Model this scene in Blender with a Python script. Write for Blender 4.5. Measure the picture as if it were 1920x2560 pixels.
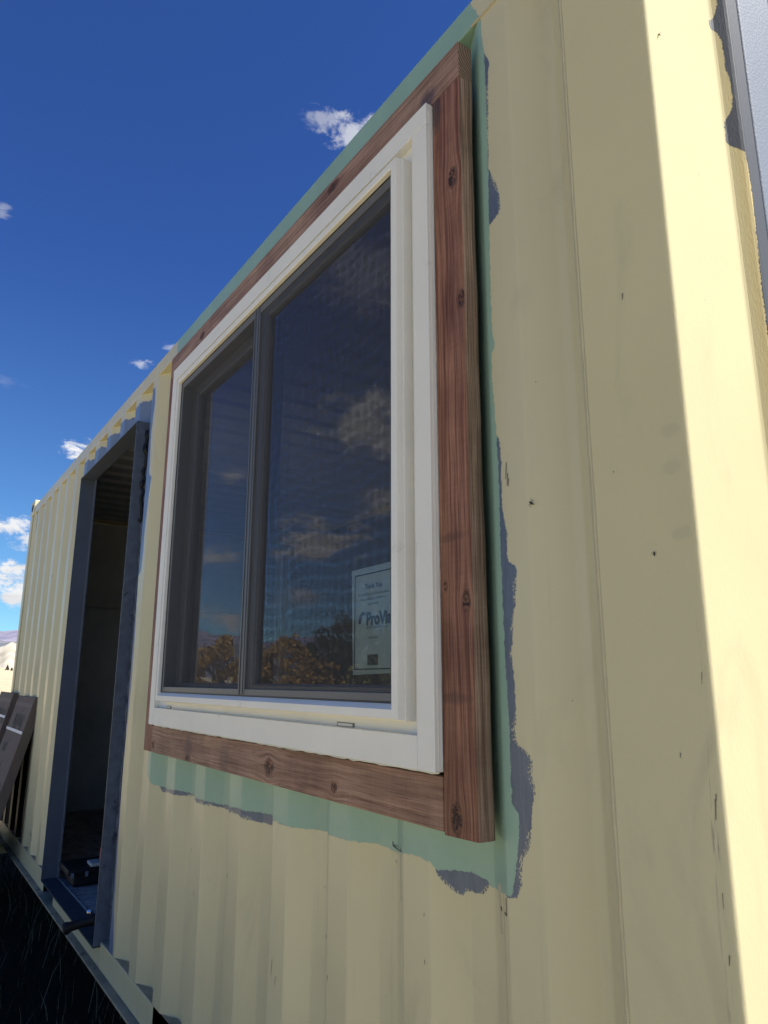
import bpy, bmesh, math, random
from mathutils import Vector, Matrix
random.seed(7)
S = bpy.context.scene
for o in list(bpy.data.objects): bpy.data.objects.remove(o)
COL = S.collection

# ------------------------------------------------------------------ camera
cam_d = bpy.data.cameras.new("camera"); cam = bpy.data.objects.new("camera", cam_d); COL.objects.link(cam)
ax = Vector((0.55927575, 0.8289809, 0.00114147)); ay = Vector((-0.18768948, 0.12796652, -0.97385688)); az = Vector((-0.80745483, 0.54444029, 0.22715957))
m3 = Matrix((ax, -ay, -az)).transposed()
cam.matrix_world = Matrix.Translation((0, -0.85, 1.45)) @ m3.to_4x4()
cam_d.sensor_fit = 'VERTICAL'; cam_d.sensor_height = 36.0; cam_d.lens = 1798.15/2560*36
cam_d.clip_start = 0.02; cam_d.clip_end = 20000
S.camera = cam
S.render.resolution_x = 768; S.render.resolution_y = 1024

# ------------------------------------------------------------------ light
SUN_EL, SUN_AZ = 52.0, 36.0          # azimuth measured from +X towards +Y
sd = Vector((math.cos(math.radians(SUN_EL))*math.cos(math.radians(SUN_AZ)), math.cos(math.radians(SUN_EL))*math.sin(math.radians(SUN_AZ)), math.sin(math.radians(SUN_EL))))
sun_l = bpy.data.lights.new("sun", 'SUN'); sun = bpy.data.objects.new("sun", sun_l); COL.objects.link(sun)
sun_l.energy = 4.3; sun_l.angle = math.radians(0.53); sun_l.color = (1.0, 0.95, 0.87)
sun.rotation_euler = (-sd).to_track_quat('-Z', 'Y').to_euler(); sun.location = sd*30
S.view_settings.view_transform = 'Standard'; S.view_settings.look = 'None'
S.view_settings.exposure = 0.88; S.view_settings.gamma = 1; S.view_settings.use_curve_mapping = False

# ---- tiny node helper
class NT:
    def __init__(s, tree): s.t = tree; s.n = tree.nodes; s.l = tree.links
    def add(s, kind, **kw):
        n = s.n.new(kind)
        for k, v in kw.items(): setattr(n, k, v)
        return n
    def link(s, a, b): s.l.new(a, b)
    def val(s, sock, v):
        if hasattr(v, 'is_output') or isinstance(v, bpy.types.NodeSocket): s.l.new(v, sock)
        else: sock.default_value = v
    def math(s, op, a, b=None, c=None, clamp=False):
        n = s.add('ShaderNodeMath', operation=op); n.use_clamp = clamp
        s.val(n.inputs[0], a)
        if b is not None: s.val(n.inputs[1], b)
        if c is not None: s.val(n.inputs[2], c)
        return n.outputs[0]
    def mix(s, f, a, b, blend='MIX'):
        n = s.add('ShaderNodeMix', data_type='RGBA', blend_type=blend)
        s.val(n.inputs[0], f)
        for i, v in ((6, a), (7, b)):
            if isinstance(v, tuple) and len(v) == 3: v = v+(1,)
            s.val(n.inputs[i], v)
        return n.outputs[2]
    def maprange(s, v, a, b, c=0, d=1, smooth=False):
        n = s.add('ShaderNodeMapRange'); n.clamp = True
        if smooth: n.interpolation_type = 'SMOOTHSTEP'
        s.val(n.inputs[0], v)
        for i, x in zip((1, 2, 3, 4), (a, b, c, d)): n.inputs[i].default_value = x
        return n.outputs[0]
    def noise(s, vec, scale, detail=2, rough=0.5, dim='3D', dist=0):
        n = s.add('ShaderNodeTexNoise', noise_dimensions=dim)
        if vec is not None: s.l.new(vec, n.inputs['Vector'])
        n.inputs['Scale'].default_value = scale; n.inputs['Detail'].default_value = detail; n.inputs['Roughness'].default_value = rough; n.inputs['Distortion'].default_value = dist
        return n.outputs['Fac']
    def vmul(s, vec, v):
        n = s.add('ShaderNodeVectorMath', operation='MULTIPLY'); s.l.new(vec, n.inputs[0]); n.inputs[1].default_value = v
        return n.outputs[0]
    def sep(s, vec):
        n = s.add('ShaderNodeSeparateXYZ'); s.l.new(vec, n.inputs[0]); return n.outputs
    def comb(s, x, y, z):
        n = s.add('ShaderNodeCombineXYZ')
        for i, v in enumerate((x, y, z)): s.val(n.inputs[i], v)
        return n.outputs[0]
    def ramp(s, f, stops):
        n = s.add('ShaderNodeValToRGB'); s.l.new(f, n.inputs[0]); e = n.color_ramp.elements
        while len(e) < len(stops): e.new(0.5)
        for i, (p, c) in enumerate(stops): e[i].position = p; e[i].color = c if len(c) == 4 else c+(1,)
        return n.outputs[0]
    def curve(s, v, lo, hi, pts, vlo, vhi):
        """piecewise linear curve through pts [(coord, value)]"""
        n = s.add('ShaderNodeFloatCurve'); c = n.mapping.curves[0]
        P = sorted([((a-lo)/(hi-lo), (b-vlo)/(vhi-vlo)) for a, b in pts])
        Q = []
        for a, b in P:
            a = min(max(a, 0), 1); b = min(max(b, 0), 1)
            if Q and a-Q[-1][0] < 0.002: continue
            Q.append((a, b))
        if Q[0][0] > 0: Q.insert(0, (0.0, Q[0][1]))
        if Q[-1][0] < 1: Q.append((1.0, Q[-1][1]))
        while len(c.points) < len(Q): c.points.new(0.5, 0.5)
        for p, q in zip(c.points, Q): p.location = q; p.handle_type = 'VECTOR'
        n.mapping.update()
        t = s.maprange(v, lo, hi)
        s.l.new(t, n.inputs[1])
        return s.maprange(n.outputs[0], 0, 1, vlo, vhi)

# ------------------------------------------------------------------ sky with clouds
w = bpy.data.worlds.new("World"); S.world = w; w.use_nodes = True
W = NT(w.node_tree); W.n.clear()
out = W.add('ShaderNodeOutputWorld'); bg = W.add('ShaderNodeBackground'); W.link(bg.outputs[0], out.inputs[0])
sky = W.add('ShaderNodeTexSky', sky_type='NISHITA'); sky.sun_disc = False
sky.sun_elevation = math.radians(SUN_EL); sky.sun_rotation = math.radians(90-SUN_AZ)
sky.altitude = 1600; sky.air_density = 1.0; sky.dust_density = 0.25; sky.ozone_density = 3.0
geo = W.add('ShaderNodeTexCoord'); D = geo.outputs['Generated']
x, y, z = W.sep(D)
zz = W.math('ADD', W.math('MAXIMUM', z, 0.0), 0.10)
pl = W.comb(W.math('DIVIDE', x, zz), W.math('DIVIDE', y, zz), 0.0)
n1 = W.noise(pl, 1.15, 6, 0.58, dist=0.15)
n2 = W.noise(pl, 0.33, 2, 0.5)
lowband = W.math('MULTIPLY', W.maprange(z, 0.02, 0.09), W.maprange(z, 0.50, 0.16))
thr = W.math('ADD', n1, W.math('MULTIPLY', W.math('SUBTRACT', n2, 0.5), 0.55))
thr = W.math('ADD', thr, W.math('MULTIPLY', lowband, 0.075))
cl = W.maprange(thr, 0.70, 0.86, smooth=True)
n_fine = W.noise(W.vmul(D, (1, 1, 1.9)), 34, 7, 0.66, dist=0.5); n_coarse = W.noise(W.vmul(D, (1, 1, 2.1)), 15, 7, 0.64, dist=0.6)
def puff(dr, rad, str_, flat=1.0, scale=9.0):
    """a single small cloud at a direction in the sky"""
    d = Vector(dr).normalized()
    vm = W.add('ShaderNodeVectorMath', operation='SUBTRACT'); W.link(D, vm.inputs[0]); vm.inputs[1].default_value = d
    v2 = W.vmul(vm.outputs[0], (1, 1, flat)); ln = W.add('ShaderNodeVectorMath', operation='LENGTH'); W.link(v2, ln.inputs[0])
    base = W.maprange(ln.outputs[1], rad, 0.0)
    nn = n_fine if scale >= 24 else n_coarse
    b2 = W.math('POWER', base, 0.6)
    return W.maprange(W.math('ADD', W.math('MULTIPLY', b2, 0.62), W.math('MULTIPLY', nn, 1.35)), 0.97, 1.30, 0, str_, smooth=True)
def cdir(px, py): return tuple(ax*(px-960)+ay*(py-1280)+az*1798.15)
def rdir(px, py):
    a = cdir(px, py); return (a[0], -a[1], a[2])
for d_, r, st, fl, sc in ((cdir(878, 326), .050, .62, 1.8, 26), (cdir(806, 300), .046, .40, 2.4, 30), (cdir(347, 910), .024, .5, 2.2, 60), (cdir(198, 1122), .032, 1.0, 1.8, 45),
                              (cdir(5, 528), .018, .3, 1.4, 60), (cdir(35, 1318), .045, 1.0, 2.2, 30), (cdir(58, 1355), .030, .9, 1.6, 40), (cdir(20, 1445), .050, 1.2, 1.5, 24), (cdir(50, 1492), .035, 1.1, 1.6, 30), (cdir(430, 868), .020, .35, 2.2, 60),
                              (rdir(905, 680), .10, .40, 1.0, 14), (rdir(925, 1065), .11, 1.1, 1.8, 13), (rdir(965, 1260), .07, .9, 1.8, 18), (rdir(800, 1355), .11, 1.3, 2.2, 14), (rdir(590, 1190), .040, .7, 2.4, 26),
                              (rdir(560, 1390), .06, .8, 2.8, 18), (rdir(555, 1545), .065, 1.1, 2.4, 18), (rdir(745, 1500), .06, .7, 2.8, 18)):
    cl = W.math('MAXIMUM', cl, puff(d_, r, st, fl, sc))
cl = W.math('MINIMUM', cl, 1.0)
skyc = W.mix(1.0, sky.outputs[0], W.mix(W.maprange(z, 0.05, 0.50), (0.68, 1.06, 1.22), (0.42, 0.71, 1.30)), 'MULTIPLY')
hz = W.maprange(z, 0.0, 0.75)
shade = W.maprange(W.noise(pl, 2.6, 4, 0.5), 0.35, 0.75, 0.72, 1.0)
cc = W.mix(1.0, (9.6, 9.7, 9.9), W.comb(shade, shade, shade), 'MULTIPLY')
fin = W.mix(cl, skyc, cc)
W.link(fin, bg.inputs[0]); bg.inputs[1].default_value = 0.060

# ------------------------------------------------------------------ materials
def mat(name, base=(0.5, 0.5, 0.5), rough=0.5, metal=0.0, bump=0, bscale=60, var=0.0, vscale=3, spec=0.5, dirt=None):
    m = bpy.data.materials.new(name); m.use_nodes = True; t = NT(m.node_tree)
    b = t.n['Principled BSDF']; b.inputs['Roughness'].default_value = rough; b.inputs['Metallic'].default_value = metal
    b.inputs['Specular IOR Level'].default_value = spec
    pos = t.add('ShaderNodeNewGeometry').outputs['Position']
    col = t.mix(0, base, base)
    if var:
        n = t.noise(pos, vscale, 5, 0.6)
        f = t.maprange(n, 0.3, 0.7, 1-var, 1+var)
        col = t.mix(1.0, base, t.comb(f, f, f), 'MULTIPLY')
    if dirt:
        n = t.maprange(t.noise(pos, dirt[1], 6, 0.7), dirt[2], dirt[2]+0.12)
        col = t.mix(n, col, dirt[0])
    t.link(col, b.inputs['Base Color'])
    if bump:
        bn = t.add('ShaderNodeBump'); bn.inputs['Strength'].default_value = bump; bn.inputs['Distance'].default_value = 0.002
        t.link(t.noise(pos, bscale, 4, 0.6), bn.inputs['Height']); t.link(bn.outputs[0], b.inputs['Normal'])
    return m

BEIGE = (0.600, 0.540, 0.325)
greenR = [(-0.935, 2.86), (-0.904, 2.794), (-0.901, 2.738), (-0.897, 2.696), (-0.896, 2.662), (-0.896, 2.547), (-0.897, 2.414), (-0.9, 2.332), (-0.9, 2.287), (-0.902, 2.195), (-0.903, 2.091), (-0.897, 2.045), (-0.907, 2.035), (-0.906, 1.962), (-0.901, 1.88), (-0.899, 1.795), (-0.901, 1.666), (-0.9, 1.558), (-0.899, 1.456), (-0.895, 1.381), (-0.896, 1.301), (-0.896, 1.255), (-0.88, 1.247), (-0.883, 1.212), (-0.889, 1.174), (-0.899, 1.135), (-0.905, 1.124)]
blueR = [(-0.902, 2.725), (-0.896, 2.695), (-0.883, 2.666), (-0.887, 2.64), (-0.892, 2.521), (-0.896, 2.424), (-0.88, 2.386), (-0.87, 2.354), (-0.866, 2.314), (-0.883, 2.292), (-0.925, 2.288), (-0.925, 2.195), (-0.902, 1.88), (-0.893, 1.864), (-0.892, 1.826), (-0.893, 1.744), (-0.883, 1.695), (-0.886, 1.649), (-0.863, 1.633), (-0.868, 1.585), (-0.877, 1.541), (-0.883, 1.497), (-0.881, 1.456), (-0.877, 1.409), (-0.883, 1.352), (-0.862, 1.343), (-0.844, 1.329), (-0.849, 1.305), (-0.843, 1.291), (-0.853, 1.248), (-0.861, 1.194), (-0.877, 1.183), (-0.882, 1.138), (-0.892, 1.123), (-0.93, 2.75)]
greenB = [(-2.821, 1.101), (-2.787, 1.076), (-2.742, 1.071), (-2.516, 1.089), (-2.446, 1.083), (-2.256, 1.092), (-2.18, 1.085), (-1.979, 1.105), (-1.906, 1.101), (-1.752, 1.107), (-1.667, 1.104), (-1.612, 1.104), (-1.558, 1.11), (-1.462, 1.119), (-1.411, 1.12), (-1.333, 1.121), (-1.263, 1.116), (-1.168, 1.136), (-1.11, 1.132), (-1.1, 1.12), (-1.071, 1.124), (-1.039, 1.125), (-0.998, 1.12), (-0.988, 1.111), (-0.908, 1.122)]
blueB = [(-2.821, 1.101), (-2.754, 1.073), (-2.741, 1.052), (-2.581, 1.073), (-2.482, 1.073), (-2.319, 1.084), (-2.307, 1.077), (-2.212, 1.078), (-2.132, 1.075), (-1.977, 1.09), (-1.96, 1.082), (-1.905, 1.077), (-1.839, 1.079), (-1.751, 1.105), (-1.729, 1.114), (-1.715, 1.102), (-1.669, 1.125), (-1.659, 1.125), (-1.558, 1.13), (-1.11, 1.152), (-1.106, 1.131), (-1.103, 1.112), (-1.069, 1.086), (-1.054, 1.085), (-1.049, 1.097), (-1.034, 1.092), (-1.006, 1.098), (-0.994, 1.115), (-0.975, 1.126), (-0.926, 1.12), (-0.911, 1.118), (-0.892, 1.122)]
doorR = [(-3.128, 2.753), (-3.116, 2.672), (-3.139, 2.528), (-3.12, 2.334), (-3.081, 2.316), (-3.103, 2.221), (-3.123, 2.048), (-3.117, 1.994), (-3.129, 1.905), (-3.164, 1.887), (-3.15, 1.727), (-3.138, 1.453), (-3.164, 1.098), (-3.144, 0.708), (-3.141, 0.601), (-3.113, 0.493), (-3.105, 0.446)]

def steel_paint(name, zones=True):
    m = bpy.data.materials.new(name); m.use_nodes = True; t = NT(m.node_tree); b = t.n['Principled BSDF']
    pos = t.add('ShaderNodeNewGeometry').outputs['Position']; X, Y, Z = t.sep(pos)
    big = t.maprange(t.noise(t.vmul(pos, (1, 1, 0.45)), 1.6, 5, 0.55), 0.3, 0.7, 0.91, 1.06)
    col = t.mix(1.0, BEIGE, t.comb(big, big, big), 'MULTIPLY')
    # faint greasy smears and hand marks
    sm = t.maprange(t.noise(t.vmul(pos, (1, 1, 0.35)), 7, 4, 0.6, dist=1.2), 0.56, 0.78, 0, 0.34, smooth=True)
    col = t.mix(sm, col, (0.36, 0.33, 0.22))
    run = t.maprange(t.noise(t.vmul(pos, (60, 60, 1.6)), 1.0, 3, 0.6), 0.60, 0.78, 0, 0.22)
    col = t.mix(run, col, (0.40, 0.36, 0.24))
    # small chips and specks
    sp = t.math('MULTIPLY', t.maprange(t.noise(t.vmul(pos, (1, 1, 0.4)), 95, 2, 0.5), 0.795, 0.81), t.maprange(t.noise(pos, 3, 2), 0.45, 0.6))
    col = t.mix(sp, col, (0.05, 0.048, 0.04))
    fine = t.noise(pos, 500, 2, 0.5)
    rough_h = t.noise(pos, 90, 4, 0.6)
    coat = rough_h
    if zones:
        wob = t.math('MULTIPLY', t.math('SUBTRACT', t.noise(pos, 330, 4, 0.75), 0.5), 0.009)
        wob2 = t.math('MULTIPLY', t.math('SUBTRACT', t.noise(pos, 60, 3, 0.6), 0.5), 0.010)
        wb = t.math('ADD', wob, wob2)
        dry = t.math('MULTIPLY', t.maprange(t.noise(t.vmul(pos, (1, 1, 0.6)), 330, 3, 0.75), 0.48, 0.60, 0, 1), t.maprange(t.noise(pos, 11, 2), 0.45, 0.58, 0.000, 0.011))
        Xr = t.math('ADD', X, wb); Zr = t.math('SUBTRACT', Z, wb)
        gx = t.curve(Z, 0.9, 2.95, [(zz_, x_) for x_, zz_ in greenR], -1.05, -0.75)
        gz = t.curve(X, -2.9, -0.85, greenB, 0.9, 1.3)
        bx = t.curve(Z, 0.9, 2.95, [(zz_, x_) for x_, zz_ in blueR], -1.05, -0.75)
        bz = t.curve(X, -2.9, -0.85, blueB, 0.9, 1.3)
        left = t.math('GREATER_THAN', Xr, -2.832)
        def region(x_, z_, lx, lz, extra=None):
            a = t.math('SUBTRACT', lx, x_)
            c = t.math('SUBTRACT', z_, lz)
            d = t.math('MINIMUM', a, c)
            if extra is not None: d = t.math('SUBTRACT', d, extra)
            return t.maprange(d, -0.0006, 0.0006)
        B = t.math('MULTIPLY', region(Xr, Zr, bx, bz, dry), left)
        B = t.math('MULTIPLY', B, t.math('LESS_THAN', Z, 2.79))
        G = t.math('MULTIPLY', region(Xr, Zr, gx, gz), left)
        # blue paint round the door
        dx = t.curve(Z, 0.4, 2.9, [(zz_, x_) for x_, zz_ in doorR], -3.3, -2.95)
        dd = t.math('MINIMUM', t.math('SUBTRACT', dx, Xr), t.math('SUBTRACT', Xr, -4.66))
        topz = t.math('SUBTRACT', 2.752, Z)
        topz = t.math('ADD', topz, t.math('MULTIPLY', t.math('SUBTRACT', t.noise(pos, 45, 3, 0.6), 0.5), 0.05))
        dd = t.math('MINIMUM', dd, topz)
        DB = t.math('MULTIPLY', t.maprange(dd, -0.0006, 0.0006), t.math('LESS_THAN', Y, 0.045))
        BB = t.math('MAXIMUM', B, DB)
        bl = t.mix(t.maprange(t.noise(t.vmul(pos, (3.0, 1, 0.5)), 30, 4, 0.7), 0.35, 0.65), (0.085, 0.110, 0.155), (0.125, 0.152, 0.195))
        dbl = t.mix(t.maprange(t.noise(pos, 12, 4, 0.6), 0.35, 0.65), (0.13, 0.175, 0.270), (0.155, 0.205, 0.315))
        col = t.mix(B, col, bl); col = t.mix(DB, col, dbl)
        gv = t.maprange(t.noise(t.vmul(pos, (1, 1, 0.5)), 6, 4, 0.6), 0.3, 0.7)
        gr = t.mix(gv, (0.255, 0.395, 0.295), (0.29, 0.44, 0.33))
        gr = t.mix(t.maprange(t.noise(pos, 260, 2), 0.70, 0.76, 0, 0.35), gr, (0.34, 0.52, 0.42))
        col = t.mix(G, col, gr)
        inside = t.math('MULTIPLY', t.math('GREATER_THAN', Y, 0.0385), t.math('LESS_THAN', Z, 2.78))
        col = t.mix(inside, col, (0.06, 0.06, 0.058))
        coat = t.math('ADD', t.math('MULTIPLY', rough_h, 0.35), t.math('ADD', t.math('MULTIPLY', G, t.math('ADD', 0.3, t.math('MULTIPLY', t.noise(t.vmul(pos, (1, 1, 2.5)), 130, 4, 0.65), 0.6))), t.math('MULTIPLY', BB, 0.15)))
    t.link(col, b.inputs['Base Color'])
    b.inputs['Roughness'].default_value = 0.42
    rr = t.maprange(t.noise(pos, 5, 4, 0.6), 0.3, 0.7, 0.27, 0.44); t.link(rr, b.inputs['Roughness'])
    bn = t.add('ShaderNodeBump'); bn.inputs['Strength'].default_value = 0.55; bn.inputs['Distance'].default_value = 0.0012
    hh = t.math('ADD', coat, t.math('MULTIPLY', fine, 0.05))
    hh = t.math('ADD', hh, t.math('MULTIPLY', t.noise(t.vmul(pos, (1, 1, .6)), 5.0, 3, 0.45), 5.0))
    t.link(hh, bn.inputs['Height']); t.link(bn.outputs[0], b.inputs['Normal'])
    return m
M = {}
M['panel'] = steel_paint('painted_steel_panel')
M['beige'] = steel_paint('cream_painted_steel', False)
M['weld'] = mat('weld_bead', (0.45, 0.40, 0.25), 0.5, bump=0.5, bscale=160)
M['rail_dirt'] = mat('dirty_rail_flange', (0.33, 0.275, 0.185), 0.85, spec=0.15, bump=0.5, bscale=90, var=0.25, vscale=8, dirt=((0.09, 0.07, 0.05), 14, 0.56))
M['ledge'] = mat('dusty_ledge', (0.36, 0.29, 0.19), 0.95, spec=0.1, bump=0.5, bscale=120, var=0.3, vscale=20)
M['blue'] = mat('slate_blue_paint', (0.078, 0.095, 0.130), 0.45, bump=0.25, bscale=120, var=0.12, vscale=6)
M['blue_worn'] = mat('slate_blue_paint_worn', (0.085, 0.104, 0.135), 0.5, bump=0.6, bscale=70, var=0.25, vscale=25, dirt=((0.015, 0.018, 0.026), 16, 0.60))
M['white'] = mat('white_vinyl', (0.79, 0.765, 0.675), 0.5, bump=0.08, bscale=30, var=0.035, vscale=5, dirt=((0.62, 0.60, 0.53), 9, 0.62))
M['caulk'] = mat('white_caulk', (0.62, 0.64, 0.58), 0.6, bump=1.0, bscale=200)
M['dark'] = mat('dark_grey_vinyl', (0.105, 0.108, 0.108), 0.42, bump=0.1, bscale=80, var=0.05)
M['darker'] = mat('black_gasket', (0.016, 0.016, 0.018), 0.5)
M['slot'] = mat('slot_shadow_plastic', (0.20, 0.18, 0.14), 0.6)
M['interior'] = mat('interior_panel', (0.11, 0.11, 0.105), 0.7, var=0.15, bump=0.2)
M['roofin'] = mat('roof_steel', (0.46, 0.48, 0.50), 0.6, var=0.1)
M['floor'] = mat('worn_plywood_floor', (0.30, 0.28, 0.26), 0.85, bump=0.9, bscale=40, var=0.45, vscale=18, dirt=((0.07, 0.075, 0.09), 25, 0.55))
M['silver'] = mat('silver_painted_steel', (0.17, 0.20, 0.25), 0.6, metal=0.0, spec=0.25, bump=0.5, bscale=220, var=0.06, dirt=((0.75, 0.78, 0.82), 140, 0.72))
M['black'] = mat('black_rubber', (0.010, 0.010, 0.012), 0.55, bump=0.5, bscale=150, spec=0.3)
M['chrome'] = mat('chrome_ring', (0.75, 0.76, 0.80), 0.18, metal=1.0)
M['card'] = mat('brown_cardboard', (0.135, 0.102, 0.082), 0.85, bump=0.3, bscale=60, var=0.12, vscale=9)
M['strap'] = mat('white_plastic_strap', (0.62, 0.60, 0.62), 0.4)
M['ink'] = mat('black_ink', (0.012, 0.011, 0.011), 0.7)
M['inkblue'] = mat('dark_printed_ink', (0.03, 0.07, 0.085), 0.7)
M['paper'] = mat('white_paper', (0.74, 0.86, 0.84), 0.8, bump=0.2, bscale=25)
M['red'] = mat('red_plastic', (0.30, 0.05, 0.06), 0.4)
M['cloth'] = mat('pale_cloth', (0.45, 0.46, 0.42), 0.9, bump=0.5)
M['insect'] = mat('dark_insect_shell', (0.025, 0.018, 0.010), 0.5)

def wood_mat(name, along, ca, cb, knots=(), seed=0.0, fine=1.0, stains=(), face='xz'):
    """along: 0 = grain runs along X, 2 = along Z ; knots: (x, z, rx, rz)"""
    m = bpy.data.materials.new(name); m.use_nodes = True; t = NT(m.node_tree); b = t.n['Principled BSDF']
    pos = t.add('ShaderNodeNewGeometry').outputs['Position']; X, Y, Z = t.sep(pos)
    if along == 2: u, v = Z, (X if face == 'xz' else Y)
    else: u, v = X, Z
    warp = None; core = None
    for kx, kz, rx, rz in knots:
        dx = t.math('DIVIDE', t.math('SUBTRACT', X, kx), rx); dz = t.math('DIVIDE', t.math('SUBTRACT', Z, kz), rz)
        r2 = t.math('ADD', t.math('MULTIPLY', dx, dx), t.math('MULTIPLY', dz, dz))
        across = dx if along == 2 else dz; rv = rx if along == 2 else rz
        dsm = t.math('DIVIDE', across, t.math('ADD', 1.0, t.math('POWER', r2, 1.0)))
        wv = t.math('MULTIPLY', dsm, -rv*1.3)
        warp = wv if warp is None else t.math('ADD', warp, wv)
        r = t.math('SQRT', r2)
        core = r if core is None else t.math('MINIMUM', core, r)
    wander = t.math('MULTIPLY', t.math('SUBTRACT', t.noise(t.comb(t.math('MULTIPLY', u, 2.2), seed, 0.0), 1.0, 2), 0.5), 0.02)
    vv = t.math('ADD', v, wander)
    if warp is not None: vv = t.math('ADD', vv, warp)
    g1 = t.noise(t.comb(t.math('MULTIPLY', u, 2.5), t.math('MULTIPLY', vv, 130*fine), seed), 1.0, 3, 0.6)
    g2 = t.noise(t.comb(t.math('MULTIPLY', u, 9), t.math('MULTIPLY', vv, 420*fine), seed+5), 1.0, 3, 0.6)
    g3 = t.noise(t.comb(t.math('MULTIPLY', u, 1.6), t.math('MULTIPLY', vv, 24), seed+9), 1.0, 3, 0.6)
    col = t.mix(t.maprange(g1, 0.38, 0.60), ca, cb)
    dk = t.mix(1.0, col, (0.42, 0.36, 0.34), 'MULTIPLY')
    col = t.mix(t.maprange(g2, 0.50, 0.68, 0, 0.85), col, dk)
    col = t.mix(t.maprange(g3, 0.50, 0.68, 0, 0.5), col, t.mix(1.0, col, (1.35, 1.32, 1.30), 'MULTIPLY'))
    col = t.mix(t.maprange(t.noise(t.vmul(pos, (1, 1, 1)), 13, 4, 0.6), 0.5, 0.7, 0, 0.45), col, t.mix(1.0, col, (0.62, 0.58, 0.58), 'MULTIPLY'))
    if core is not None:
        rj = t.math('ADD', core, t.math('MULTIPLY', t.math('SUBTRACT', t.noise(pos, 120, 3), 0.5), 0.5))
        ring = t.math('SINE', t.math('MULTIPLY', rj, 13.0))
        ringz = t.math('MULTIPLY', t.maprange(rj, 1.7, 1.05), t.maprange(ring, 0.0, 0.9, 0.0, 0.55))
        col = t.mix(ringz, col, (0.07, 0.035, 0.022))
        col = t.mix(t.maprange(rj, 1.12, 0.85, 0, 0.96), col, t.mix(t.maprange(t.noise(pos, 170, 3), 0.42, 0.62), (0.012, 0.006, 0.004), (0.20, 0.085, 0.04)))
    crack = t.maprange(t.noise(t.comb(t.math('MULTIPLY', u, 5.0), t.math('MULTIPLY', vv, 230), seed+31), 1.0, 2, 0.5), 0.735, 0.755, 0, 0.8)
    col = t.mix(crack, col, (0.03, 0.014, 0.009))
    saw = t.maprange(t.noise(t.comb(t.math('MULTIPLY', u, 160), t.math('MULTIPLY', v, 6), seed+41), 1.0, 2, 0.5), 0.45, 0.75, 0, 0.22)
    col = t.mix(saw, col, t.mix(1.0, col, (1.5, 1.5, 1.5), 'MULTIPLY'))
    patch = t.maprange(t.noise(pos, 4.5, 4, 0.55), 0.35, 0.65)
    col = t.mix(1.0, col, t.mix(patch, (0.78, 0.74, 0.74), (1.18, 1.20, 1.22)), 'MULTIPLY')
    for sx, sz, rx, rz, sc, ss in stains:
        dx = t.math('DIVIDE', t.math('SUBTRACT', X, sx), rx); dz = t.math('DIVIDE', t.math('SUBTRACT', Z, sz), rz)
        r = t.math('SQRT', t.math('ADD', t.math('MULTIPLY', dx, dx), t.math('MULTIPLY', dz, dz)))
        r = t.math('ADD', r, t.math('MULTIPLY', t.math('SUBTRACT', t.noise(pos, 40, 4, 0.7), 0.5), 1.2))
        col = t.mix(t.maprange(r, 1.1, 0.5, 0, ss), col, sc)
    t.link(col, b.inputs['Base Color']); b.inputs['Roughness'].default_value = 0.62; b.inputs['Specular IOR Level'].default_value = 0.35
    bn = t.add('ShaderNodeBump'); bn.inputs['Strength'].default_value = 0.5; bn.inputs['Distance'].default_value = 0.0012
    hgt = t.math('ADD', g2, g1)
    if core is not None: hgt = t.math('ADD', hgt, t.maprange(core, 0.6, 1.0, -1.5, 0))
    t.link(hgt, bn.inputs['Height']); t.link(bn.outputs[0], b.inputs['Normal'])
    return m
RED_A, RED_B = (0.140, 0.052, 0.026), (0.32, 0.155, 0.088)
M['w_right'] = wood_mat('red_stained_timber_vertical', 2, RED_A, RED_B, ((-0.961, 2.43, .013, .022), (-0.943, 2.155, .009, .017), (-1.005, 1.614, .006, .009), (-0.950, 1.583, .010, .018), (-0.988, 1.226, .014, .024)), 1.0,
                        stains=((-0.99, 1.70, .05, .010, (0.06, 0.03, 0.022), .35), (-0.99, 1.42, .05, .012, (0.06, 0.03, 0.022), .45), (-1.01, 2.62, .02, .06, (0.05, 0.04, 0.045), .7)))
M['w_side'] = wood_mat('timber_edge_grain', 2, (0.15, 0.095, 0.06), (0.36, 0.25, 0.165), (), 3.0, fine=1.6, face='yz')
M['w_bottom'] = wood_mat('red_stained_timber_bottom', 0, (0.235, 0.125, 0.075), (0.37, 0.225, 0.145), ((-1.712, 1.240, .024, .020), (-1.392, 1.229, .012, .010), (-2.66, 1.225, .012, .012), (-2.30, 1.212, .02, .008)), 7.0,
                         stains=((-2.30, 1.245, .04, .04, (0.08, 0.045, 0.04), .5), (-1.2, 1.26, .10, .03, (0.16, 0.08, 0.05), .4), (-2.0, 1.24, .05, .05, (0.09, 0.05, 0.045), .4)))
M['w_top'] = wood_mat('red_stained_timber_top', 0, (0.22, 0.12, 0.075), (0.37, 0.235, 0.155), ((-1.446, 2.718, .030, .012), (-2.416, 2.695, .024, .014)), 11.0,
                      stains=((-1.04, 2.672, .035, .030, (0.05, 0.04, 0.05), .7),))
M['w_left'] = wood_mat('red_stained_timber_left', 2, RED_A, RED_B, (), 15.0)
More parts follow.
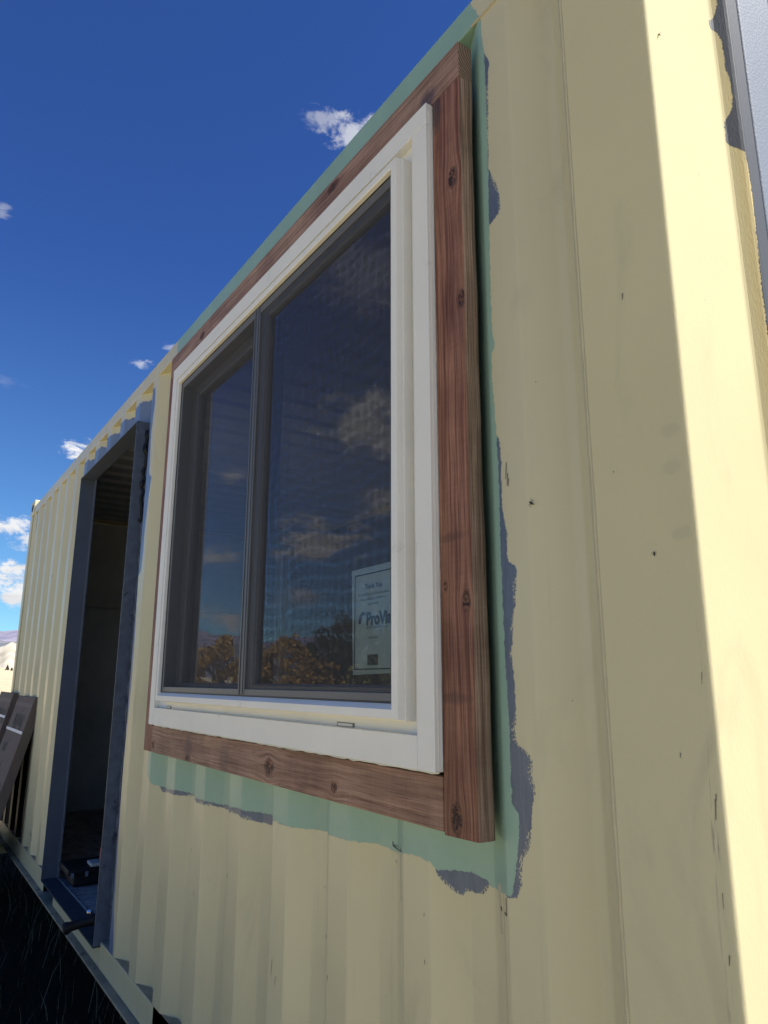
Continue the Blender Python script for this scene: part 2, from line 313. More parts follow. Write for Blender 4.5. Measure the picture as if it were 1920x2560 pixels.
def endgrain():
    m = bpy.data.materials.new('timber_end_grain'); m.use_nodes = True; t = NT(m.node_tree); b = t.n['Principled BSDF']
    pos = t.add('ShaderNodeNewGeometry').outputs['Position']; X, Y, Z = t.sep(pos)
    dy = t.math('SUBTRACT', Y, 0.030); dz = t.math('SUBTRACT', Z, 2.735)
    r = t.math('SQRT', t.math('ADD', t.math('MULTIPLY', dy, dy), t.math('MULTIPLY', dz, dz)))
    r = t.math('ADD', r, t.math('MULTIPLY', t.noise(pos, 60, 3), 0.003))
    s = t.math('SINE', t.math('MULTIPLY', r, 900.0))
    col = t.mix(t.maprange(s, 0.35, 0.85), (0.30, 0.20, 0.125), (0.045, 0.025, 0.014))
    col = t.mix(t.maprange(t.noise(pos, 90, 4), 0.4, 0.7, 0, 0.5), col, (0.13, 0.09, 0.055))
    t.link(col, b.inputs['Base Color']); b.inputs['Roughness'].default_value = 0.7
    return m
M['w_end'] = endgrain()

def glass_mat():
    m = bpy.data.materials.new('window_glass'); m.use_nodes = True; t = NT(m.node_tree); t.n.clear()
    o = t.add('ShaderNodeOutputMaterial'); mx = t.add('ShaderNodeMixShader'); tr = t.add('ShaderNodeBsdfTransparent'); gl = t.add('ShaderNodeBsdfGlossy')
    fr = t.add('ShaderNodeFresnel'); fr.inputs[0].default_value = 1.52
    tr.inputs[0].default_value = (0.92, 0.95, 0.94, 1); gl.inputs['Roughness'].default_value = 0.0; gl.inputs[0].default_value = (0.90, 0.92, 1.0, 1)
    t.link(t.math('MULTIPLY', fr.outputs[0], 1.7, clamp=True), mx.inputs[0]); t.link(tr.outputs[0], mx.inputs[1]); t.link(gl.outputs[0], mx.inputs[2]); t.link(mx.outputs[0], o.inputs[0])
    return m
M['glass'] = glass_mat()
def screen_mat():
    m = bpy.data.materials.new('insect_screen_weave'); m.use_nodes = True; t = NT(m.node_tree); t.n.clear()
    o = t.add('ShaderNodeOutputMaterial'); mx = t.add('ShaderNodeMixShader'); tr = t.add('ShaderNodeBsdfTransparent'); df = t.add('ShaderNodeBsdfDiffuse')
    df.inputs[0].default_value = (0.075, 0.075, 0.08, 1)
    pos = t.add('ShaderNodeNewGeometry').outputs['Position']; X, Y, Z = t.sep(pos)
    wx = t.math('MULTIPLY', t.noise(pos, 3.0, 1, 0.4), 0.007); wz = t.math('MULTIPLY', t.noise(t.vmul(pos, (1, 5, 1)), 3.0, 1, 0.4), 0.007)
    p = 0.00125
    def wires(c, wv):
        f = t.math('FRACT', t.math('DIVIDE', t.math('ADD', t.math('ADD', c, wv), 10.0), p))
        return t.math('LESS_THAN', f, 0.25)
    a = t.math('MAXIMUM', wires(X, wx), wires(Z, wz))
    t.link(a, mx.inputs[0]); t.link(tr.outputs[0], mx.inputs[1]); t.link(df.outputs[0], mx.inputs[2]); t.link(mx.outputs[0], o.inputs[0])
    return m
M['screen'] = screen_mat()

# ------------------------------------------------------------------ mesh helpers
def obj(name, bm, mats, parent=None, **props):
    me = bpy.data.meshes.new(name)
    bmesh.ops.recalc_face_normals(bm, faces=bm.faces) if props.pop('recalc', True) else None
    bm.to_mesh(me); bm.free()
    for mm in (mats if isinstance(mats, (list, tuple)) else [mats]): me.materials.append(mm)
    o = bpy.data.objects.new(name, me); COL.objects.link(o)
    if parent: o.parent = parent
    for k_, v_ in props.items(): o[k_] = v_
    return o
def thing(name, label, cat, group=None, loc=(0, 0, 0)):
    o = bpy.data.objects.new(name, None); COL.objects.link(o); o.location = loc; o.empty_display_size = 0.1
    o['label'] = label; o['category'] = cat
    if group: o['group'] = group
    return o
def box(bm, x0, x1, y0, y1, z0, z1, bev=0.0, mi=0):
    b2 = bmesh.new()
    vs = [b2.verts.new((x, y, z)) for x in (x0, x1) for y in (y0, y1) for z in (z0, z1)]
    for f in ((0, 1, 3, 2), (4, 6, 7, 5), (0, 4, 5, 1), (2, 3, 7, 6), (0, 2, 6, 4), (1, 5, 7, 3)): b2.faces.new([vs[i] for i in f])
    if bev: bmesh.ops.bevel(b2, geom=b2.edges[:], offset=bev, segments=2, affect='EDGES', profile=0.6)
    for f in b2.faces: f.material_index = mi
    bmesh.ops.recalc_face_normals(b2, faces=b2.faces)
    me = bpy.data.meshes.new('t'); b2.to_mesh(me); b2.free(); bm.from_mesh(me); bpy.data.meshes.remove(me)
def bx(name, m, parent, x0, x1, y0, y1, z0, z1, bev=0.0, **p):
    bm = bmesh.new(); box(bm, x0, x1, y0, y1, z0, z1, bev); return obj(name, bm, m, parent, **p)
def tube(bm, pts, r, seg=10, cap=True):
    rings = []
    for i, p in enumerate(pts):
        p = Vector(p); a = Vector(pts[max(i-1, 0)]); c = Vector(pts[min(i+1, len(pts)-1)]); d = (c-a).normalized()
        s = d.orthogonal().normalized(); u = d.cross(s)
        rr = r[i] if isinstance(r, (list, tuple)) else r
        rings.append([bm.verts.new(p+s*math.cos(2*math.pi*k/seg)*rr+u*math.sin(2*math.pi*k/seg)*rr) for k in range(seg)])
    for a, c in zip(rings, rings[1:]):
        for k in range(seg): bm.faces.new((a[k], a[(k+1) % seg], c[(k+1) % seg], c[k]))
    if cap: bm.faces.new(rings[0]); bm.faces.new(rings[-1])

# ------------------------------------------------------------------ ground, hills, mountain
def ground_mat():
    m = bpy.data.materials.new('dry_ground'); m.use_nodes = True; t = NT(m.node_tree); b = t.n['Principled BSDF']
    pos = t.add('ShaderNodeNewGeometry').outputs['Position']; X, Y, Z = t.sep(pos)
    c1 = t.mix(t.maprange(t.noise(pos, 0.25, 6, 0.65), 0.35, 0.65), (0.66, 0.56, 0.37), (0.54, 0.46, 0.30))
    c1 = t.mix(t.maprange(t.noise(pos, 9, 5, 0.7), 0.4, 0.7, 0, 0.5), c1, (0.42, 0.35, 0.22))
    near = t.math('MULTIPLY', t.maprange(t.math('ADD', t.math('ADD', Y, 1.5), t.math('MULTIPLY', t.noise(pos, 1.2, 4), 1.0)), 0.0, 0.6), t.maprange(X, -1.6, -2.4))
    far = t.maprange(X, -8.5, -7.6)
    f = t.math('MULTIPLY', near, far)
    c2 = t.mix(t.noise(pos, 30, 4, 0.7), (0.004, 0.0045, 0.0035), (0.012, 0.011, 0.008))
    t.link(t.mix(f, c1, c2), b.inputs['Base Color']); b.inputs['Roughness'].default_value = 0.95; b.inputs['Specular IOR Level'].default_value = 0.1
    bn = t.add('ShaderNodeBump'); bn.inputs['Distance'].default_value = 0.03; t.link(t.noise(pos, 25, 5, 0.7), bn.inputs['Height']); t.link(bn.outputs[0], b.inputs['Normal'])
    return m
M['ground'] = ground_mat()
def gh(x, y):
    d = math.hypot(x, y)
    h = 0.0
    a = math.degrees(math.atan2(y+0.85, x)) % 360          # direction from the camera
    if d > 60:
        ramp_ = min(1, (d-60)/260.0)
        w_ = math.exp(-((a-176)/22.0)**2)
        h += ramp_**1.5*w_*(7.0+1.6*math.sin(x*0.021+y*0.03)+1.2*math.sin(y*0.055-x*0.012)+0.8*math.sin(x*0.06)*math.cos(y*0.09))
        if d > 380: h -= (d-380)*0.03*w_*min(1, ramp_)
        h -= 0.0
    return max(h, -2)
bm = bmesh.new()
rads = [0.01, 1.2, 2.5, 4, 6, 8, 11, 15, 20, 28, 40, 55, 70]+[70+12*i for i in range(1, 30)]+[440, 480, 540, 620, 800, 1200, 2200, 4500, 9000]
NA = 240; prev = None
for r in rads:
    ring = []
    for i in range(NA):
        a = 2*math.pi*i/NA; x_ = r*math.cos(a); y_ = r*math.sin(a)-0.85
        ring.append(bm.verts.new((x_, y_, gh(x_, y_) if r < 4000 else -5.0)))
    if prev:
        for i in range(NA): bm.faces.new((prev[i], prev[(i+1) % NA], ring[(i+1) % NA], ring[i]))
    else: bm.faces.new(ring)
    prev = ring
for f in bm.faces: f.smooth = True
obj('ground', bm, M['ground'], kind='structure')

def hill_mat(name, ca, cb, scale):
    m = bpy.data.materials.new(name); m.use_nodes = True; t = NT(m.node_tree); b = t.n['Principled BSDF']
    pos = t.add('ShaderNodeNewGeometry').outputs['Position']
    n = t.noise(t.vmul(pos, (1, 1, 3.0)), scale, 8, 0.65, dist=0.6)
    t.link(t.mix(t.maprange(n, 0.42, 0.62), ca, cb), b.inputs['Base Color']); b.inputs['Roughness'].default_value = 1.0; b.inputs['Specular IOR Level'].default_value = 0.05
    return m
def ridge(name, dist, a0, a1, el, depth, m, amp, n=160, fr=1.0, seed=0, base=-6):
    bm = bmesh.new(); rows = 14; R_ = random.Random(seed); ph = [R_.uniform(0, 6.28) for _ in range(8)]
    grid = []
    for j in range(rows):
        tj = j/(rows-1); row = []
        for i in range(n):
            a = math.radians(a0+(a1-a0)*i/(n-1)); prof = math.sin(math.pi*min(1, max(0, i/(n-1))))**0.35
            hh = math.tan(math.radians(el))*dist*prof*(1+amp*(math.sin(a*40*fr+ph[0])*.4+math.sin(a*93*fr+ph[1])*.25+math.sin(a*210*fr+ph[2])*.14+math.sin(a*430*fr+ph[3])*.08))
            r = dist-depth*(1-tj)
            gul = amp*0.35*hh*math.sin(a*300*fr+ph[4]+tj*3)*math.sin(math.pi*tj)*0.35+amp*0.2*hh*math.sin(a*700*fr+ph[5]+tj*7)*math.sin(math.pi*tj)*0.3
            row.append(bm.verts.new((r*math.cos(a), r*math.sin(a)-0.85, base+(hh-base)*(tj**1.25)+gul)))
        grid.append(row)
    back = [bm.verts.new((v.co.x*1.25, v.co.y*1.25, base)) for v in grid[-1]]; grid.append(back)
    for a_, b_ in zip(grid, grid[1:]):
        for i in range(n-1): bm.faces.new((a_[i], a_[i+1], b_[i+1], b_[i]))
    for f in bm.faces: f.smooth = True
    return obj(name, bm, m, kind='structure')
ridge('hill', 420, 135, 200, 2.45, 330, hill_mat('pale_dry_hill', (0.62, 0.56, 0.44), (0.36, 0.32, 0.22), 0.035), 0.25, seed=3)
ridge('mountain', 3800, 120, 240, 3.45, 1800, hill_mat('hazed_mountain_rock', (0.20, 0.20, 0.27), (0.33, 0.30, 0.36), 0.006), 0.22, seed=9, fr=1.2, base=-20)  # violet-blue haze of distance is put into the rock colour
ridge('mountain', 3000, 120, 240, 2.75, 900, hill_mat('distant_foothill_scrub', (0.11, 0.13, 0.15), (0.22, 0.22, 0.24), 0.01), 0.10, seed=14, fr=1.7, base=-20)

# grass beside the container
def grass():
    bm = bmesh.new(); R_ = random.Random(5)
    for i in range(9000):
        x_ = R_.uniform(-8.5, -1.5); y_ = R_.uniform(-1.6, 0.25)
        h = R_.uniform(0.05, 0.22)*(1.0 if R_.random() < 0.85 else 1.6); a = R_.uniform(0, 6.28); ln = R_.uniform(0.1, 0.9)*h; w_ = R_.uniform(0.0008, 0.0022)
        d = Vector((math.cos(a), math.sin(a), 0)); s = Vector((-d.y, d.x, 0))*w_; p = Vector((x_, y_, 0))
        v = [bm.verts.new(p-s), bm.verts.new(p+s), bm.verts.new(p+d*ln*.4+Vector((0, 0, h*.6))+s*.8), bm.verts.new(p+d*ln*.4+Vector((0, 0, h*.6))-s*.8), bm.verts.new(p+d*ln+Vector((0, 0, h)))]
        bm.faces.new(v[:4]); bm.faces.new((v[3], v[2], v[4]))
        mi = 1 if R_.random() < 0.12 else 0
        for f in bm.faces[-2:] if False else []: pass
        if mi:
            bm.faces.ensure_lookup_table(); bm.faces[-1].material_index = 1; bm.faces[-2].material_index = 1
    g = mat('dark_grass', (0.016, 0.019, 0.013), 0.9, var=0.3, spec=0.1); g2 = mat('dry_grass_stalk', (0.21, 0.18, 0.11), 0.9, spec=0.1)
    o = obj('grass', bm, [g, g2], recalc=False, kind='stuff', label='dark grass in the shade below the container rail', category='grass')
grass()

# ------------------------------------------------------------------ shipping container
C = thing('shipping_container', 'cream painted steel shipping container with corrugated side and cut openings', 'container')
ZB, ZT = 0.425, 2.793
XN, XF = -0.533, -6.64
def prof(x):
    if x > -0.700: return 0.0
    if x > -0.745: return 0.036*(-0.700-x)/0.045
    if x > -0.765: return 0.036
    if x > -0.831: return 0.036*(x+0.831)/0.066
    if x < -6.475: return 0.036
    n = math.floor((x+1.394)/0.2815); d = (x+1.394)-n*0.2815      # 0 = crest right edge
    if d < 0.066: return 0.036*d/0.066
    if d < 0.1315: return 0.036
    if d < 0.1975: return 0.036*(0.1975-d)/0.066
    return 0.0
brk = [-0.700, -0.745, -0.765, -0.831, -6.475]
n = -19
while n < 3:
    b0 = -1.394+0.2815*n
    for d in (0, .066, .1315, .1975):
        if -6.475 < b0+d < -0.832: brk.append(b0+d)
    n += 1
def prof_s(x, w_=0.0045):
    return sum(prof(x+w_*(k_/4.0)) for k_ in (-4, -3, -2, -1, 0, 1, 2, 3, 4))/9.0
def wall_strip(x0, x1, z0, z1, name='side_panel', nz=1):
    xs = {round(x0, 5), round(x1, 5)}
    for b_ in brk:
        for e in (-.0045, -.0022, 0, .0022, .0045):
            if x0 < b_+e < x1: xs.add(round(b_+e, 5))
    xs = sorted(xs); bm = bmesh.new(); th = 0.002
    F = [[bm.verts.new((x, prof_s(x), z)) for x in xs] for z in (z0, z1)]
    B_ = [[bm.verts.new((x, prof_s(x)+th+0.002, z)) for x in xs] for z in (z0, z1)]
    for i in range(len(xs)-1):
        bm.faces.new((F[0][i], F[0][i+1], F[1][i+1], F[1][i])); bm.faces.new((B_[0][i], B_[1][i], B_[1][i+1], B_[0][i+1]))
        for r_ in (0, 1): bm.faces.new((F[r_][i], B_[r_][i], B_[r_][i+1], F[r_][i+1]))
    for i in (0, -1): bm.faces.new((F[0][i], F[1][i], B_[1][i], B_[0][i]))
    o = obj(name, bm, M['panel'], C); return o
WX0, WX1, WZ0, WZ1 = -2.60, -1.09, 1.36, 2.59         # hole behind the window
DX0, DX1, DZT = -4.485, -3.288, 2.634                 # door hole
for a in ((-6.640, DX0, ZB, ZT), (DX0, DX1, DZT, ZT), (DX1, WX0, ZB, ZT), (WX0, WX1, ZB, WZ0), (WX0, WX1, WZ1, ZT), (WX1, -0.699, ZB, ZT)):
    wall_strip(*a)
# near corner post with its rounded corner, face returning towards the door end
def poly_extrude(name, pts, z0, z1, m, parent, **p):
    bm = bmesh.new(); a = [bm.verts.new((x, y, z0)) for x, y in pts]; b_ = [bm.verts.new((x, y, z1)) for x, y in pts]
    k_ = len(pts)
    for i in range(k_): bm.faces.new((a[i], a[(i+1) % k_], b_[(i+1) % k_], b_[i]))
    bm.faces.new(a); bm.faces.new(b_); return obj(name, bm, m, parent, **p)
def arc(cx, cy, r, a0, a1, n_): return [(cx+r*math.cos(math.radians(a0+(a1-a0)*i/n_)), cy+r*math.sin(math.radians(a0+(a1-a0)*i/n_))) for i in range(n_+1)]
RP = 0.007
post = [(-0.698, 0.03), (-0.698, 0.0)]+arc(XN-RP, RP, RP, -90, 0, 10)+[(XN, 0.190), (XN+.0008, .1935), (XN+.003, .1975), (XN+0.0165, .2105), (XN+0.0195, .2145), (XN+0.020, .218), (-0.60, 0.218), (-0.60, 0.03)]
cp = poly_extrude('corner_post', post, 0.29, ZT+0.002, M['beige'], C)
def post_dark():
    """dark painted inner strip of the door end frame with a ragged brushed edge over the cream"""
    m = bpy.data.materials.new('charcoal_brushed_paint'); m.use_nodes = True; t = NT(m.node_tree); b = t.n['Principled BSDF']
    pos = t.add('ShaderNodeNewGeometry').outputs['Position']; X, Y, Z = t.sep(pos)
    edge = t.curve(Z, 1.0, 2.9, [(1.0, .231), (2.06, .231), (2.14, .235), (2.21, .238), (2.26, .237), (2.300, .234), (2.312, .208), (2.318, .195), (2.36, .196), (2.372, .207), (2.385, .217), (2.41, .222), (2.434, .221), (2.45, .220), (2.465, .213), (2.492, .215), (2.522, .213), (2.545, .204), (2.55, .190), (2.566, .188), (2.572, .200), (2.60, .214), (2.9, .214)], .15, .25)
    wb = t.math('MULTIPLY', t.math('SUBTRACT', t.noise(t.vmul(pos, (1, 1, 1)), 240, 4, 0.75), 0.5), 0.014)
    f = t.maprange(t.math('SUBTRACT', t.math('ADD', t.math('ADD', Y, t.math('ADD', X, 0.533)), wb), edge), -0.0004, 0.0004)
    big = t.maprange(t.noise(pos, 3, 4), 0.3, 0.7, 0.96, 1.04)
    cr = t.mix(1.0, BEIGE, t.comb(big, big, big), 'MULTIPLY')
    front = t.math('LESS_THAN', Y, 0.02)
    for sx, sz in ((-0.557, 1.785), (-0.560, 1.733), (-0.553, 1.64)):
        q = t.math('ADD', t.math('POWER', t.math('ABSOLUTE', t.math('DIVIDE', t.math('SUBTRACT', X, sx), .017)), 2.0), t.math('POWER', t.math('ABSOLUTE', t.math('DIVIDE', t.math('SUBTRACT', Z, sz), .011)), 2.0))
        q = t.math('ADD', q, t.math('MULTIPLY', t.math('SUBTRACT', t.noise(pos, 90, 3), 0.5), 1.6))
        cr = t.mix(t.math('MULTIPLY', front, t.maprange(q, 1.3, 0.2, 0, 0.13, smooth=True)), cr, (0.22, 0.20, 0.14))
    sc_ = t.math('MULTIPLY', t.maprange(t.noise(t.vmul(pos, (160, 1, 9)), 1.0, 4, 0.7), 0.56, 0.64), t.math('MULTIPLY', t.maprange(Z, 1.62, 1.45), t.math('MULTIPLY', t.maprange(X, -0.556, -0.549), t.math('GREATER_THAN', -0.5425, X))))
    cr = t.mix(t.math('MULTIPLY', front, t.math('MULTIPLY', sc_, 0.75)), cr, (0.20, 0.20, 0.17))
    sm = t.maprange(t.noise(t.vmul(pos, (1, 1, 0.35)), 7, 4, 0.6, dist=1.2), 0.56, 0.78, 0, 0.30, smooth=True)
    cr = t.mix(sm, cr, (0.40, 0.36, 0.24))
    sp = t.math('MULTIPLY', t.maprange(t.noise(t.vmul(pos, (1, 1, 0.4)), 95, 2, 0.5), 0.78, 0.80), t.maprange(t.noise(pos, 3, 2), 0.45, 0.6))
    cr = t.mix(sp, cr, (0.10, 0.09, 0.07))
    cr = t.mix(t.maprange(Y, 0.190, 0.21, 0, 0.7, smooth=True), cr, (0.56, 0.44, 0.20))  # yellow bounce light in the post's inner return, painted into the colour
    col = t.mix(f, cr, (0.070, 0.078, 0.092))
    t.link(col, b.inputs['Base Color']); t.link(t.maprange(f, 0, 1, 0.85, 0.62), b.inputs['Roughness']); b.inputs['Specular IOR Level'].default_value = 0.2
    bn = t.add('ShaderNodeBump'); bn.inputs['Strength'].default_value = 0.6; bn.inputs['Distance'].default_value = 0.001
    t.link(t.math('ADD', f, t.math('MULTIPLY', t.noise(t.vmul(pos, (1, 1, 0.2)), 400, 3), 0.6)), bn.inputs['Height']); t.link(bn.outputs[0], b.inputs['Normal'])
    return m
M['postend'] = post_dark()
cp.data.materials.clear(); cp.data.materials.append(M['postend'])
poly_extrude('end_frame_post', [(-0.60, 0.2185), (XN+0.020, 0.2185), (XN+0.020, 0.2490), (-0.60, 0.2490)], 0.29, ZT+0.002, M['postend'], C)
dp = [(-0.60, 0.2495), (-0.5165, 0.2495)]+arc(-0.5165, 0.2555, 0.006, -90, 0, 6)+[(-0.5105, 0.365), (-0.60, 0.365)]
poly_extrude('end_door_edge', dp, 0.40, ZT-0.05, M['silver'], C, label='silver painted steel edge of the end door')
bx('end_door', M['silver'], C, -0.60, -0.565, 0.366, 2.20, 0.40, ZT-0.05)
bx('door_gasket', M['black'], C, -0.5645, -0.545, 0.3655, 0.45, 0.40, ZT-0.05)
bx('corner_post', M['beige'], C, -0.65, XN, 2.24, 2.438, 0.29, ZT)
# far corner posts and end wall
bx('corner_post', M['beige'], C, XF, XF+0.09, -0.001, 0.12, 0.29, ZT, 0.006)
bx('corner_post', M['beige'], C, XF, XF+0.09, 2.32, 2.438, 0.29, ZT, 0.006)
M['endwall'] = mat('grey_end_wall', (0.62, 0.62, 0.61), 0.7, var=0.15, bump=0.2)
bx('end_wall', M['endwall'], C, XF+0.02, XF+0.06, 0.121, 2.319, 0.30, ZT)
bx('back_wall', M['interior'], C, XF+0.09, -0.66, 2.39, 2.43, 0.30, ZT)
# top rail
bx('top_rail', M['panel'], C, XF+0.09, -0.60, -0.0005, 0.060, ZT+0.0005, 2.861, 0.004)
bx('top_rail', M['beige'], C, XF+0.09, -0.60, 2.378, 2.438, ZT+0.0005, 2.861, 0.004)
bx('end_header', M['beige'], C, -0.61, XN-0.004, 0.0, 2.438, ZT+0.003, 2.861, 0.004)
bx('end_header', M['beige'], C, XF+0.002, XF+0.085, 0.0, 2.438, ZT+0.003, 2.861, 0.004)
def casting(x0, x1, y0, y1, z0, z1, name='corner_casting'):
    o = bx(name, M['beige'], C, x0, x1, y0, y1, z0, z1, 0.008)
    bm = bmesh.new()      # oval lifting hole on the long face
    cx, cz = (x0+x1)/2, (z0+z1)/2; ys = y0-0.0012 if y0 < 1 else y1+0.0012
    vs = [bm.verts.new((cx+0.045*math.cos(a*math.pi/12), ys, cz+0.030*math.sin(a*math.pi/12))) for a in range(24)]; bm.faces.new(vs)
    obj('lifting_hole', bm, M['black'], o)
for x0, x1 in ((XF-0.006, XF+0.172), (XN-0.172, XN+0.006)):
    casting(x0, x1, -0.006, 0.156, 2.795 if x0 < -3 else 2.797, 2.915)
    casting(x0, x1, 2.282, 2.444, 2.795, 2.915)
    casting(x0, x1, -0.006, 0.156, 0.17, 0.288)
    casting(x0, x1, 2.282, 2.444, 0.17, 0.288)
# bottom rail in three lengths between the fork pockets
bm = bmesh.new()
PK = [(-4.555, -4.27), (-2.588, -2.25)]
segs = [(XF+0.09, PK[0][0]), (PK[0][1], PK[1][0]), (PK[1][1], -0.60)]
for x0, x1 in segs:
    if x0 < DX1 < x1:
        bx('bottom_rail', M['beige'], C, x0, DX1, -0.0015, 0.055, 0.331, 0.4025, 0.003); x0 = DX1+0.0004
    bx('bottom_rail', M['beige'], C, x0, x1, -0.0015, 0.055, 0.331, 0.424, 0.003)
bx('rail_ledge', M['ledge'], C, XF+0.09, PK[0][0]-0.001, 0.003, 0.05, 0.4244, 0.4256)
bx('rail_ledge', M['ledge'], C, DX1+0.002, -0.70, 0.003, 0.05, 0.4244, 0.4256)
bx('rail_flange', M['rail_dirt'], C, XF+0.09, -0.60, -0.030, 0.054, 0.320, 0.3295, 0.002)
bx('back_rail', M['beige'], C, XF+0.09, -0.60, 2.37, 2.438, 0.32, 0.424)
for x0, x1 in PK:
    bm = bmesh.new()
    box(bm, x0-0.004, x0, 0.0, 0.5, 0.33, 0.42); box(bm, x1, x1+0.004, 0.057, 0.5, 0.33, 0.42); box(bm, x0, x1, 0.5, 0.504, 0.33, 0.42)
    obj('fork_pocket', bm, M['blue_worn'] if x0 < -4 else M['darker'], C)
# plywood floor boards
xb = XF+0.10
while xb < -0.75:
    x1 = min(xb+1.19, -0.70)
    bx('floor_board', M['floor'], C, xb, x1-0.004, 0.062, 2.36, 0.385, 0.412, 0.001); xb = x1
# roof: corrugated across
bm = bmesh.new(); xx = XF+0.06; up = []; k_ = 0
cyc = [(0.0, 0.0), (0.09, 0.0), (0.105, 0.02), (0.195, 0.02)]
pts_ = []
while xx < -0.65:
    for dx_, dz_ in cyc: pts_.append((xx+dx_, 2.828+dz_))
    xx += 0.21
lo = [bm.verts.new((x_, 0.052, z_)) for x_, z_ in pts_]; hi = [bm.verts.new((x_, 2.386, z_)) for x_, z_ in pts_]
for i in range(len(pts_)-1): bm.faces.new((lo[i], lo[i+1], hi[i+1], hi[i]))
obj('roof_panel', bm, M['roofin'], C)
# interior lining seen through the door
bx('lining_panel', M['endwall'], C, XF+0.0605, XF+0.075, 0.13, 2.31, 0.413, 2.05)
bx('lining_batten', M['endwall'], C, XF+0.0765, XF+0.10, 0.13, 2.31, 2.06, 2.20)
bx('vent_cover', M['beige'], C, -6.425, -6.375, 0.008, 0.0355, 2.64, 2.775, 0.004)
# weld seams between the sheets
def seam(x_, z0, z1, r=0.0022, wob=0.0012):
    bm = bmesh.new(); R_ = random.Random(int(abs(x_)*1000)); pts = []
    n_ = int((z1-z0)/0.02)
    for i in range(n_+1): pts.append((x_+R_.uniform(-wob, wob)*0.6, prof(x_)+0.0004, z0+(z1-z0)*i/n_))
    tube(bm, pts, [r*R_.uniform(0.75, 1.15) for _ in pts], 6); return obj('weld_seam', bm, M['weld'], C)
seam(-1.785, ZB, 1.20, 0.0012, 0.0006); seam(-0.932, ZB, 1.12, 0.0016, 0.0006)
seam(-0.6990, 0.30, ZT, 0.0017, 0.0008); seam(-0.6935, 0.30, ZT, 0.0013, 0.0006)
bm = bmesh.new(); R_ = random.Random(3); pts = [(-0.93+0.006*i, -0.001, ZT+R_.uniform(-.0015, .0015)) for i in range(52)]
tube(bm, pts, 0.003, 6); obj('weld_seam', bm, M['weld'], C)
# black marker brackets and short scratches on the paint
def flat(name, segs_, m, parent, yoff=-0.0008):
    bm = bmesh.new()
    for (xa, za, xb_, zb_, wd) in segs_:
        d = Vector((xb_-xa, 0, zb_-za)); nrm = Vector((-d.z, 0, d.x)).normalized()*wd/2
        ya = prof(xa)+yoff; yb = prof(xb_)+yoff
        q = [Vector((xa, ya, za))-nrm, Vector((xb_, yb, zb_))-nrm*0.6, Vector((xb_, yb, zb_))+nrm*0.6, Vector((xa, ya, za))+nrm]
        bm.faces.new([bm.verts.new(v) for v in q])
    return obj(name, bm, m, parent)
flat('marker_line', [(-1.2795, 1.134, -1.2795, 1.126, .0025), (-1.2795, 1.1265, -1.216, 1.1295, .0028), (-1.216, 1.1295, -1.216, 1.137, .002)], M['ink'], C)
flat('marker_line', [(-0.9185, 1.117, -0.9185, 1.091, .0014), (-0.9185, 1.0915, -0.929, 1.0925, .0035), (-0.9505, 1.0955, -0.943, 1.090, .0035)], M['ink'], C)
R_ = random.Random(21); sc = []
for i in range(20):
    z_ = 0.95+1.55*R_.random(); x_ = -0.5415-R_.uniform(0, .006)
    if 1.32 < z_ < 1.43 or z_ < 1.26 or (z_ < 1.5 and R_.random() < .4): sc.append((x_, z_, x_-R_.uniform(-.002, .002), z_-R_.uniform(.006, .03), R_.uniform(.0006, .0018)))
for (a_, b_, l_) in ((-2.03, .93, .012), (-1.735, .80, .035), (-1.715, .77, .02), (-1.48, .92, .010), (-1.47, .845, .01), (-1.13, .97, .008), (-2.42, .92, .01), (-2.28, .83, .016), (-0.878, 1.82, .03), (-0.876, 1.80, .022), (-0.874, 1.79, .014), (-0.615, 2.02, .010), (-0.81, 1.95, .003), (-0.655, 1.75, .003), (-0.585, 1.36, .006), (-1.13, 1.045, .006), (-0.782, 1.42, .002)):
    sc.append((a_, b_, a_-l_*.12, b_-l_, .0022 if l_ > .009 else .0016))
chip = mat('chipped_paint', (0.17, 0.16, 0.13), .8)
for s_ in sc: flat('scratch_mark', [s_], chip, C)
drip = mat('old_glue_drip', (0.40, 0.36, 0.24), .5)
for s_ in ((-0.951, 1.128, -0.9475, 1.055, .0085), (-1.218, 1.124, -1.214, 1.045, .005)): flat('drip_mark', [s_], drip, C)

# ------------------------------------------------------------------ steel door surround
DFR = thing('door_frame', 'slate blue angle iron frame welded round the open doorway', 'door frame', loc=(-3.88, 0, 0.41))
def part(name, m, root, fn, **p):
    o = fn(); return o
def rel(o, root):
    o.parent = root; o.matrix_parent_inverse = Matrix.Translation(root.location).inverted(); return o
rel(bx('door_jamb', M['blue'], None, -4.487, -4.480, -0.029, 0.052, 0.407, 2.632, 0.001), DFR)
rel(bx('jamb_flange', M['blue'], None, -4.4795, -4.430, 0.047, 0.052, 0.412, 2.625), DFR)
rel(bx('door_jamb', M['blue_worn'], None, -3.292, -3.286, -0.029, 0.052, 0.412, 2.632, 0.001), DFR)
rel(bx('jamb_flange', M['blue'], None, -3.345, -3.2925, 0.047, 0.052, 0.412, 2.625), DFR)
rel(bx('door_header', M['blue'], None, -4.4795, -3.2925, -0.029, 0.052, 2.626, 2.632, 0.001), DFR)
M['sill'] = mat('slate_blue_sill', (0.055, 0.058, 0.066), 0.75, bump=0.3, var=0.2, vscale=20, spec=0.12)
rel(bx('door_sill', M['sill'], None, -4.4795, -3.2925, -0.029, 0.052, 0.404, 0.411, 0.001), DFR)
bm = bmesh.new(); R_ = random.Random(8); tube(bm, [(-4.47+0.03*i, 0.054+R_.uniform(-.002, .002), 0.414+R_.uniform(-.001, .002)) for i in range(39)], 0.005, 6)
rel(obj('weld_bead', bm, M['blue_worn'], None), DFR)
